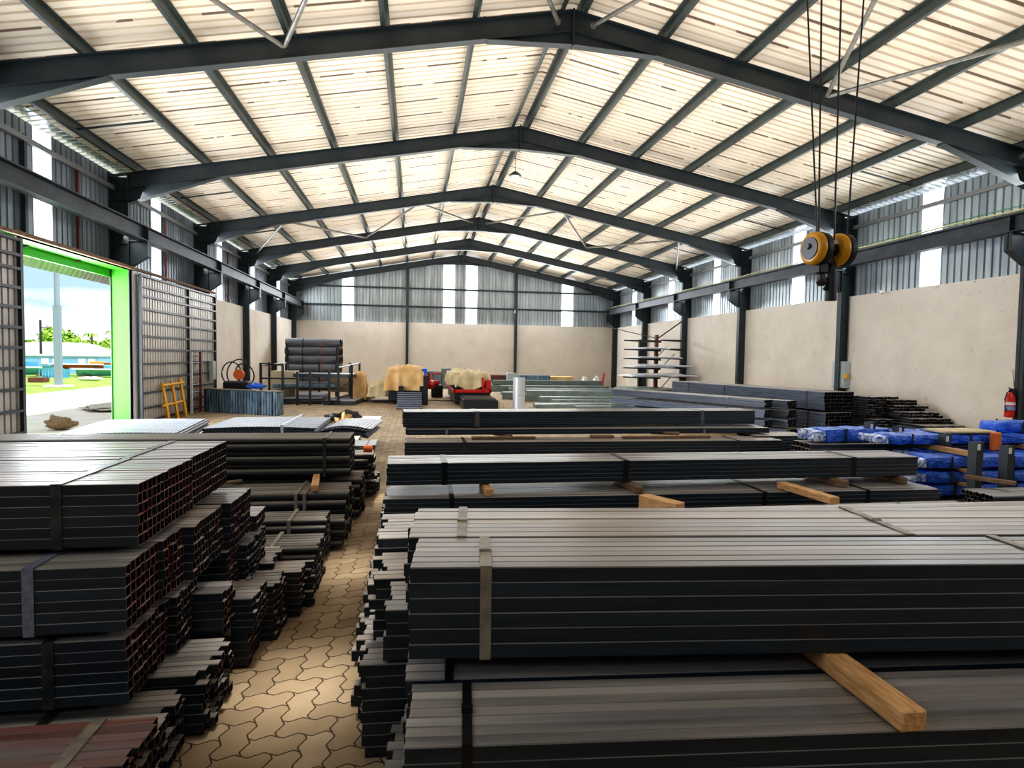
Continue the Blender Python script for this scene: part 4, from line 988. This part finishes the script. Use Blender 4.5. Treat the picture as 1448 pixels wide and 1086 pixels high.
for i,(z,x0,x1,y0,y1,rr) in enumerate(((2.28,9.9,11.2,25.6,27.2,0),(1.87,9.7,11.8,25.5,27.2,.03),(1.45,9.5,11.4,25.6,27.2,-.02),(1.50,10.9,12.2,25.3,26.9,.05),(1.03,9.4,11.6,25.5,27.3,.02),(1.08,11.1,12.3,24.9,26.8,.08),(.45,9.3,11.6,25.2,27.6,0))):
    m=MB(); m.bbox(0,x1-x0,0,y1-y0,0,.035,.006); m.bbox(.1,x1-x0-.15,-.12,y1-y0-.1,.04,.075,.006)
    if i in (2,4): m.bbox(.5,x1-x0+.1,-.2,.9,.08,.16,.01)
    if i==6: m.bbox(0,x1-x0,0,y1-y0,-.45,-.01,.01)
    ob=m.build('rack_sheet',M['galvcyl' if z>.6 else 'green_grey']); ob.location=(x0,y0,z); ob.rotation_euler=(0,0,rr)
    tag(ob,f'pale sheet lying on the {["second","third","fourth","fourth","lowest","lowest","base"][i]} arm level of the cantilever rack' + (' overlapping the wall side' if i in (3,5) else ''),'sheet',g)
# bluish packs running toward the camera along the solid wall
def ypack(loc,nc,nr,w,h,L,ang,label,body,group,rim='rim_dark',straps=(.5,),merge=True,jit=.03,smat='strap'):
    # near end at loc (near-left-bottom corner), tubes run away from the camera
    return bundle(loc,nc,nr,w,h,L,label,rz_=PI/2+ang,end='l',body=body,rim=rim,group=group,straps=straps,jit=jit,merge=merge,smat=smat,sw=.05)
def flip_loc(x,y,z,width,ang):
    # bundle local +y points to -x side when rotated 90: shift so given corner is the left one
    return (x+width*math.cos(ang),y+width*math.sin(ang),z)
g='blue-grey tube packs stacked toward the solid wall'
A=math.radians(11.3)
def yp(x,y,z,nc,nr,w,h,L,ang,label,body='grey_tube',straps=(.5,3.5,5.2),jit=.02):
    ypack(flip_loc(x,y,z,nc*w,ang),nc,nr,w,h,L,ang,label,body,g,straps=straps,jit=jit)
yp(9.62,13.05,.68,10,5,.095,.088,6.1,A,'large square-tube pack with black open ends, upper of the pair near the grey electrical box')
yp(9.60,12.95,.19,9,5,.095,.088,6.1,A,'large square-tube pack with black open ends, lower of the pair near the grey electrical box')
B=math.radians(27)
for i,(z,lab) in enumerate(((.72,'top'),(.50,'second'),(.28,'third'),(.05,'floor-level'))):
    yp(8.74-.02*i,13.15-.04*i,z,6,3,.065,.06,4.8,B,f'{lab} flat blue-grey pack with orange-tipped dunnage in the angled stack',straps=(.7,2.3,3.9))
for z in (.68,.46,.235):
    for d in (1.0,2.4,3.9):
        x=8.9-d*math.sin(B); y=13.25+d*math.cos(B)
        t_=timber((x,y,z),.62,.06,.038,B+PI/2,'orange-tipped timber spacer between the angled blue-grey packs','wood','spacers in the angled stack')
for i,(z,lab) in enumerate(((.74,'upper'),(.50,'middle'),(.26,'lower'))):
    yp(8.12,13.1,z,5,3,.062,.06,5.0,B,f'{lab} small pack with ribbed black ends beside the angled stack','grey_tube',straps=(1.0,))
# staircase of loose black tubes by the wall
g2='black tube ends stepping down along the solid wall'
for i,(x0,x1,y,z,rows) in enumerate(((11.25,12.35,11.95,.0,7),(11.30,12.33,12.35,.43,2),(11.25,12.25,12.55,.56,2),(11.25,12.15,12.85,.69,2),(11.25,12.0,13.0,.82,2),(11.25,11.7,13.15,.95,1),(10.74,11.2,12.75,.0,8),(10.72,11.18,12.95,.52,8),(11.9,12.3,11.6,.0,4))):
    if i==8: continue
    nc=int((x1-x0)/.075)
    bundle((x1,y,z+.005),nc,rows,.075,.062,4.5,'black tube pack with open ends in the stepped heap against the solid wall',rz_=PI/2+.02,end='l',body='tube',group=g2,straps=() if i<6 else (.4,),jit=.12,merge=True)

# electrical box, conduit, extinguisher
o=thing('electrical_box','pale grey electrical box mounted on the solid wall beside a column','electrical box',(WR,15.75,1.08))
m=MB(); m.bbox(-.22,0,0,.5,0,.78,.015); m.build('enclosure',M['box_grey'],o)
m=MB(); m.bbox(-.235,-.22,.02,.48,.02,.76,.008); m.build('door_panel',M['box_grey'],o)
m=MB(); m.bbox(-.2,-.08,-.06,0,.28,.42,.01); m.build('switch',M['yellow_frame'],o)
m=MB(); m.tube([(-.06,.3,.78),(-.06,.3,2.6),(-.05,.3,2.72),(-.0,.3,2.8)],.03,8); m.build('conduit',M['white'],o)
m=MB(); m.tube([(-.05,.12,.78),(-.05,.12,2.7)],.012,6); m.build('cable',M['dark'],o)
o=thing('fire_extinguisher','red fire extinguisher with a white label band hanging beside the solid-wall column','fire extinguisher',(12.02,10.62,.76))
m=MB(); m.lathe([(.02,0),(.085,.01),(.09,.03),(.09,.40),(.075,.46),(.03,.50),(.03,.53)],20); m.build('cylinder',M['red'],o,smooth=True)
m=MB(); m.lathe([(.0915,.26),(.0915,.32)],20); m.build('label_band',M['white'],o)
m=MB(); m.lathe([(.0915,.16),(.0915,.235)],20); m.build('label_panel',mat('label_blue',(.2,.35,.7),.4),o)
m=MB(); m.bbox(-.02,.02,-.02,.02,.53,.58,.004); m.tube([(0,0,.57),(-.1,-.05,.62)],.012,6); m.tube([(0,0,.56),(-.09,-.05,.56)],.01,6); m.build('valve_handle',M['black'],o)
m=MB(); m.tube([(0,0,.56),(-.1,-.02,.52),(-.15,-.02,.38),(-.13,-.02,.2),(-.1,-.02,.12)],.012,6); m.build('hose',M['black'],o)
m=MB(); m.bbox(.05,.09,-.05,.05,.2,.6,.004); m.build('bracket',M['dark'],o)
m=MB(); m.tube([(12.36,10.9,1.75),(12.3,10.8,1.4),(12.32,10.75,1.0),(12.36,10.9,.0)],.006,5); tag(m.build('wall_wire',M['dark']),'thin dark wire hanging down the solid wall beside the extinguisher','wire')
m=MB(); m.tube([(WR-.08,15.0-.4,ZW-.04),(WR-.25,14.4,ZW-.02)],.035,8); tag(m.build('wall_lamp_stub',M['white']),'small white stub fitting on top of the solid wall','fitting')

# ---------------------------------------------------------------- blue wrapped bundles with stanchions
def wrapped(loc,L,w,h,label,seed,rz_=0,group='blue plastic wrapped bundles on the right',ends=True):
    o=thing('wrapped_bundle',label,'wrapped bundle',loc,rz_,group)
    def body(x0,x1,y0,y1,z0,z1,seed,nx,amp):
        m=MB(); K=16
        for i in range(nx+1):
            t=i/nx; x=x0+(x1-x0)*t
            e=1 if 0<i<nx else .55
            for k in range(K):
                a=2*PI*k/K; c,s_=math.cos(a),math.sin(a)
                sq=max(abs(c),abs(s_))**.75
                yy=(y0+y1)/2+(y1-y0)/2*c/sq*e; zz=(z0+z1)/2+(z1-z0)/2*s_/sq*e
                q=Vector((x*6,yy*9,zz*9+seed)); n=noise.noise(q)*amp+noise.noise(q*2.3)*amp*.5
                m.v.append((x,yy+c*n,max(z0,zz+s_*n)))
        for i in range(nx):
            for k in range(K): m.f.append((i*K+k,(i+1)*K+k,(i+1)*K+(k+1)%K,i*K+(k+1)%K)); m.m.append(0)
        m.f.append(tuple(range(K))); m.m.append(0); m.f.append(tuple(nx*K+k for k in range(K))[::-1]); m.m.append(0)
        return m
    body(.1,L,0,w,0,h,seed,44,.022).build('blue_wrap',M['bluewrap'],o,smooth=False)
    if ends:
        n=2
        for k in range(n):
            body(-.08,.14,w*k/n+.01,w*(k+1)/n-.01,.015,h-.02,seed+k+3,6,.025).build('clear_end_wrap',M['plastic'],o,smooth=False)
    for s in (.45,1.4,2.4):
        if s<L: 
            m=strap_mesh(-.008,w+.008,.0,h+.008,.03); c=m.build('tie_band',M['black'],o); c.location=(s,0,0)
    return o
wrapped((5.85,8.0,.66),1.35,.42,.19,'short blue wrapped bundle with knotted end, furthest left of the blue ones',1,rz_=.12)
wrapped((6.45,7.5,.70),3.4,.42,.14,'top long blue wrapped bundle with white plastic at its left end',2)
wrapped((7.3,8.15,.66),3.2,.42,.15,'rear top blue wrapped bundle partly behind the stanchions',3,ends=False)
for i,(x,y,z,lab) in enumerate(((6.55,6.95,.46,'upper'),(6.55,6.95,.27,'second'),(6.65,6.98,.09,'third'),(6.8,7.0,-.0,'lowest'))):
    if i==3: continue
    wrapped((x,y,z),3.2,.42,.15,f'{lab} blue wrapped bundle with silvery ends in the front blue stack',10+i)
    wrapped((x+.35,y+.47,z),3.2,.38,.15,f'{lab} blue wrapped bundle in the row behind the front blue stack',20+i,ends=True)
for i,z in enumerate((.42,.235)):
    for x in (7.2,8.6):
        timber((x,7.2,z),1.0,.09,.04,0,'timber spacer between the blue wrapped bundles','wood','spacers between the blue bundles')
for x in (7.3,8.8): timber((x,7.3,.62),1.0,.09,.07,0,'timber bearer below the top blue bundle','wood','bearers below the top blue bundles')
wrapped((8.4,7.62,.84),2.4,.4,.16,'blue wrapped bundle with crumpled top nearest the extinguisher',31,ends=False)
box_item('flat_carton',7.45,8.3,7.5,7.9,.85,.89,'tarp_pale','flat beige board lying on the top blue bundle','board')
box_item('orange_flap',8.1,8.26,7.38,7.44,.62,.88,'orange','orange-red flap hanging from the beige board','flap')
def stanchion(x,y,z1,label):
    o=thing('stanchion',label,'stanchion',(x,y,0),.1,'steel stanchions among the blue bundles')
    m=MB(); w=.055
    m.prism([(-w,-w),(w,-w),(w,w),(w-.012,w),(w-.012,-w+.012),(-w+.012,-w+.012),(-w+.012,w),(-w,w)],0,z1,'z'); m.build('post',M['girt'],o)
    m=MB(); m.box(-w+.01,w-.05,-w-.003,-w,z1-.10,z1-.02); m.build('sticker',M['white'],o)
    m=MB(); m.box(-.12,.12,-.12,.12,0,.02); m.build('base_plate',M['girt'],o)
stanchion(7.0,6.6,.87,'tall dark stanchion standing clear in front of the blue bundles')
stanchion(7.46,6.6,.82,'second tall dark stanchion in front, beside the pipe ends')
stanchion(7.36,7.42,.86,'short stanchion beside the beige board on the blue bundles')
stanchion(6.86,8.25,.94,'stanchion nearest the knotted blue bundle')
stanchion(7.2,8.08,.90,'short stanchion behind the white end of the top blue bundle')
for (x,y,L,lab) in ((5.7,8.0,2.2,'dark tube pack lying under the knotted blue bundle'),(7.3,8.15,3.0,'dark tube pack lying under the rear blue bundles')):
    bundle((x,y,.0),6,9,.07,.0715,L,lab,body='tube',jit=.03,straps=(),merge=True,group='dark packs under the blue bundles')
bundle((6.5,5.85,.0),7,7,.06,.058,3.5,'pack of round pipes with open ends at the right edge of the view',kind='pipe',body='pipe',jit=.05,straps=(),group='round pipes at the right edge',name='pipe_bundle',cat='pipe bundle')
timber((6.9,6.3,.42),.5,.07,.05,.5,'short rust-brown batten lying on the round pipes at the right edge','wood_old')

# ---------------------------------------------------------------- outside
m=MB(); m.box(-15.8,-7.6,-20,90,-.2,-.02); tag(m.build('ground',mat('yard_concrete',(.70,.62,.53),.9,0,(.80,.73,.64),1.2,det=8)),'pale sandy concrete yard outside the door','ground',kind='structure')
m=MB(); m.box(-15.9,-12.6,-20,90,-.019,-.012); tag(m.build('road',mat('asphalt',(.40,.40,.42),.9,0,(.50,.49,.5),1.5,det=8)),'grey asphalt strip of road beyond the yard','road',kind='structure')
m=MB(); m.box(-140,-15.8,-20,160,-.2,-.01); tag(m.build('lawn',mat('grass_green',(.20,.40,.04),.9,0,(.36,.50,.10),2,det=8)),'bright green grass verge beyond the road','lawn',kind='structure')
cloth_heap('gravel_heap',(-9.3,21.5,-.02),1.1,1.6,.16,'low pinkish gravel spread beside the lime jamb outside','gravel','gravel',2,amp=.3)
cloth_heap('rubble_stone',(-8.2,15.6,-.02),.28,.22,.28,'grey angular stone lying outside the doorway','stone','wood_old',6,amp=.5,fold=2)
o=thing('concrete_pole','tall tapering concrete utility pole on the grass verge outside','pole',(-17.3,32.8,0))
m=MB(); m.prism([(-.15,-.1),(.15,-.1),(.15,.1),(-.15,.1)],0,4,'z'); m.lathe([(.12,4),(.09,9.5)],12); m.build('shaft',mat('pole_concrete',(.24,.30,.36),.8),o)
m=MB(); m.box(-1.6,.3,-.06,.06,6.0,6.12); m.build('cross_arm',M['girtlight'],o)
m=MB(); m.bbox(-.5,.5,-.4,.4,0,.12,.02); m.build('footing',M['plaster'],o)
for (x,y,h,lab) in ((-31.1,56.5,4.3,'thin pole left of the concrete pole, far outside'),(-25.6,56.5,5.0,'thin pole near the lime jamb, far outside')):
    m=MB(); m.tube([(x,y,0),(x,y,h)],.09,8); m.box(x-.02,x+.5,y-.03,y+.03,h-.7,h-.62); tag(m.build('thin_pole',M['dark']),lab,'pole')
mb_=mat('boat_blue',(.10,.33,.55),.4); mt_=mat('boat_teal',(.08,.34,.40),.4,0,(.2,.5,.6),2); mr_=mat('boat_red',(.75,.10,.03),.4)
def hull(x0,x1,y,z0,z1,mt,label,cabin=None,slope=.35):
    o=thing('boat',label,'boat',((x0+x1)/2,y,0)); h=(x1-x0)/2
    m=MB()
    st=[(-1,.15),(-.9,.7),(-.5,1),(.4,1),(.8,.7),(1,.05)]; vs=[]
    for t,wd in st: vs+= [(t*h*(1 if t<.7 else .9),-.1*wd,z0),(t*h,-.75*wd,z1+ (.12 if t>.7 else 0)),(t*h,.75*wd,z1+(.12 if t>.7 else 0)),(t*h*(1 if t<.7 else .9),.1*wd,z0)]
    fs=[]
    for i in range(len(st)-1):
        for k in range(4): fs.append((i*4+k,i*4+(k+1)%4,(i+1)*4+(k+1)%4,(i+1)*4+k))
    fs+=[(0,1,2,3),tuple(range(len(vs)-4,len(vs)))]
    m.add(vs,fs); m.build('hull',mt,o)
    m=MB(); m.box(-h*.95,h*.85,-.78,-.74,z1-.03,z1+.06); m.build('gunwale',M['white'],o)
    if cabin:
        m=MB(); m.bbox(cabin[0],cabin[1],-.4,.4,z1,z1+cabin[2],.03); m.build('cabin',cabin[3],o)
    for s in (-.6,.5):
        m=MB(); m.box(s*h-.1,s*h+.1,-.4,.4,0,z0+.1); m.build('chock',M['wood_old'],o)
hull(-27.6,-24.6,46,.1,.62,mb_,'light blue boat hull at the left of the doorway view outside',(-.9,.4,.42,mb_))
hull(-25.3,-21.3,47.2,.58,.84,mr_,'long orange-red boat hull standing behind the concrete pole outside',(.6,1.3,.2,M['yellow']))
hull(-22.9,-19.6,45.6,.08,.55,mt_,'teal boat hull beside the lime jamb outside',(.2,1.6,.3,mt_))
o=thing('mesh_cage','dark teal mesh cage standing on the grass outside','cage',(-23.5,44.2,0))
m=MB(); m.box(-.75,.75,-.4,.4,.0,.03); m.box(-.75,.75,-.42,-.4,.56,.62)
for k in range(9): m.box(-.75+k*.185,-.72+k*.185,-.42,-.38,0,.6)
m.build('bars',mt_,o); m=MB(); m.box(-.7,.7,-.2,.35,.03,.55); m.build('fill',mb_,o)
o=thing('blue_shed','long low blue building outside with pale windows','building',(-27.2,52,0))
m=MB(); m.box(-3.2,2.6,0,4,0,1.35); m.build('wall',mat('shed_blue',(.22,.42,.72),.6),o)
m=MB(); m.box(-3.3,2.7,-.1,4.1,1.35,1.45); m.build('roof',M['white'],o)
for x in (-1.4,-.6,1.2,1.9):
    m=MB(); m.box(x,x+.5,-.03,0,.7,1.15); m.build('window',M['white'],o)
o=thing('white_roofed_building','building with a white curved roof behind the blue shed outside','building',(-31,58,0))
m=MB(); m.box(-4,2.2,0,6,0,1.5); m.build('wall',M['white'],o)
m=MB(); m.prism([(-4.2,1.45)]+[(-4.2+6.6*i/12,1.5+1.0*math.sin(PI*(i/12))**.8) for i in range(13)]+[(2.4,1.45)],-.2,6.2,'y'); m.build('roof',M['white'],o)
o=thing('cream_house','small cream framed house near the lime jamb outside','house',(-23.9,57,0))
m=MB(); m.box(-.7,1.0,0,3,0,1.5); m.build('wall',M['cream'],o)
m=MB(); m.prism([(-.8,1.5),(1.1,1.5),(.15,1.9)],-.1,3.1,'y'); m.build('roof',M['orange'],o)
m=MB(); m.box(-.4,-.1,-.03,0,.6,1.2); m.box(.3,.7,-.03,0,.6,1.2); m.build('window',M['deck_blue'],o)
box_item('planter_box',-21.4,-20.6,37.6,38.2,0,.27,'brown','low brown planter box on the grass outside','planter')
cloth_heap('white_boulder',(-19.6,40.5,0),.7,.4,.22,'white boulder on the grass near the boats outside','boulder','white',4)
leafm=mat('tree_leaves',(.16,.34,.03),.8,0,(.42,.60,.10),1.3,bump=1,bscale=6)
trunkm=mat('tree_trunk',(.2,.15,.1),.9)
def tree(x,y,h,r,seed,label,palm=False):
    o=thing('palm_tree' if palm else 'tree',label,'palm tree' if palm else 'tree',(x,y,0),0,None)
    m=MB(); m.tube([(0,0,0),(.1,0,h*.5),(0,0,h*.85)],.12,8); m.build('trunk',trunkm,o)
    rr=random.Random(seed); m=MB()
    if palm:
        for k in range(16):
            a=2*PI*k/16+rr.random(); L=r*(.8+.4*rr.random()); pts=[]
            for i in range(7):
                t=i/6; pts.append(Vector((math.cos(a)*L*t,math.sin(a)*L*t,h*.85+.35*L*math.sin(t*PI*.9)-L*.35*t*t)))
            sd=Vector((-math.sin(a),math.cos(a),0))
            for i in range(6):
                w=.16*L*(1-abs(i/6-.4))
                m.add([pts[i]-sd*w,pts[i]+sd*w,pts[i+1]+sd*w*.8,pts[i+1]-sd*w*.8],[(0,1,2,3)])
    else:
        for k in range(700):
            d=Vector((rr.gauss(0,1),rr.gauss(0,1),rr.gauss(0,1))).normalized(); q=.62+.45*noise.noise(d*2.2+Vector((seed,0,0)))+.2*rr.random()
            p=Vector((d.x*r*q,d.y*r*q,h*.62+d.z*h*.42*q)); s=r*.17
            a=Vector((rr.gauss(0,1),rr.gauss(0,1),rr.gauss(0,1))).normalized(); b=a.cross(d).normalized()
            m.add([p+a*s,p+b*s,p-a*s,p-b*s],[(0,1,2,3)])
    c=m.build('crown',leafm,o,fix=False)
rt=random.Random(5)
for i in range(20):
    y=75+(i%2)*5+rt.random()*2; x=(-46+i*1.75)*1.0*(y/66); h=2.9+rt.random()*1.5
    tree(x,y,h,1.25+rt.random()*.1,i,'bushy yellow-green tree in the row behind the boats and sheds')
    [o for o in bpy.data.objects if o.name.startswith('tree')][-1]
for ob in bpy.data.objects:
    if ob.name.split('.')[0]=='tree': ob['group']='tree row behind the boats'
tree(-34.9,66,4.3,.8,3,'palm tree just right of the concrete pole outside',True); tree(-31.8,66,3.9,.7,4,'palm tree midway between the two poles outside',True); tree(-30.0,66.5,4.2,.8,6,'palm tree close to the lime jamb outside',True)

# ---------------------------------------------------------------- world
w=bpy.data.worlds.new('sky'); bpy.context.scene.world=w; w.use_nodes=True; nt=w.node_tree; bg=nt.nodes['Background']
tc=N(nt,'ShaderNodeTexCoord'); mp=N(nt,'ShaderNodeMapping'); mp.inputs['Scale'].default_value=(1.6,1.6,6); nt.links.new(tc.outputs['Generated'],mp.inputs['Vector'])
nz=N(nt,'ShaderNodeTexNoise'); nz.inputs['Scale'].default_value=2.6; nz.inputs['Detail'].default_value=7; nt.links.new(mp.outputs[0],nz.inputs['Vector'])
col=ramp(nt,nz.outputs['Fac'],[(.38,(.42,.60,.80)),(.54,(.90,.94,.97))])
nt.links.new(col,bg.inputs['Color']); bg.inputs['Strength'].default_value=1.25

# ---------------------------------------------------------------- lights
def area(name,loc,rot,sx,sy,power,color=(1,1,1)):
    l=bpy.data.lights.new(name,'AREA'); l.shape='RECTANGLE'; l.size=sx; l.size_y=sy; l.energy=power; l.color=color
    o=bpy.data.objects.new(name,l); COL.objects.link(o); o.location=loc; o.rotation_euler=rot; return o
for i,(y,p) in enumerate(((1,290),(10,500),(20,530),(30,570))):
    area('roof_fill',(XM,y,4.3),(PI,0,0),13,7.5,p,(1.0,.96,.90))  # unseen upward lamps added to brighten the roof sheeting and its bounce
area('door_light',(-7.5,13.8,1.9),(0,-PI/2,0),3.6,3.8,700,(.88,.94,1.0))
area('side_light',(CLR-.5,12,5.1),(0,math.radians(68),0),1.2,34,1150,(.93,.97,1.0))
area('side_light',(CLL+.5,16,5.1),(0,-math.radians(68),0),1.2,38,1150,(.93,.97,1.0))
area('gable_light',(XM,YEND-.4,5.2),(-math.radians(65),0,0),14,1.5,900,(.93,.97,1.0))
for (x,y,sx,sy,p) in ((-.62,3.42,.55,.32,2.0),(-.55,5.35,.4,.28,1.4),(-.52,7.9,.35,.5,1.5)):
    a=area('aisle_band_fill',(x,y,5.0),(0,0,0),sx,sy,p,(1,.95,.86)); a.data.spread=math.radians(14)  # lamps added to throw bright bands on the aisle floor; no skylight modelled
l=bpy.data.lights.new('sun','SUN'); l.energy=5; l.angle=.02; l.color=(1,.96,.9); o=bpy.data.objects.new('sun',l); COL.objects.link(o); o.rotation_euler=(math.radians(20),math.radians(28),0)

# ---------------------------------------------------------------- camera
cam=bpy.data.cameras.new('camera'); co=bpy.data.objects.new('camera',cam); COL.objects.link(co); bpy.context.scene.camera=co
cam.sensor_fit='HORIZONTAL'; cam.sensor_width=36; cam.lens=856.584/1448*36; cam.clip_start=.05; cam.clip_end=500
yw,pt,rl=map(math.radians,(9.047,2.604,.884))
fw=Vector((math.sin(yw)*math.cos(pt),math.cos(yw)*math.cos(pt),-math.sin(pt))); rt_=Vector((math.cos(yw),-math.sin(yw),0)); up=rt_.cross(fw)
r2=rt_*math.cos(rl)+up*math.sin(rl); u2=-rt_*math.sin(rl)+up*math.cos(rl)
co.matrix_world=Matrix(((r2.x,u2.x,-fw.x,0),(r2.y,u2.y,-fw.y,0),(r2.z,u2.z,-fw.z,1.856),(0,0,0,1)))
sc=bpy.context.scene; sc.view_settings.view_transform='Standard'; sc.view_settings.look='Medium High Contrast'; sc.view_settings.exposure=0.0
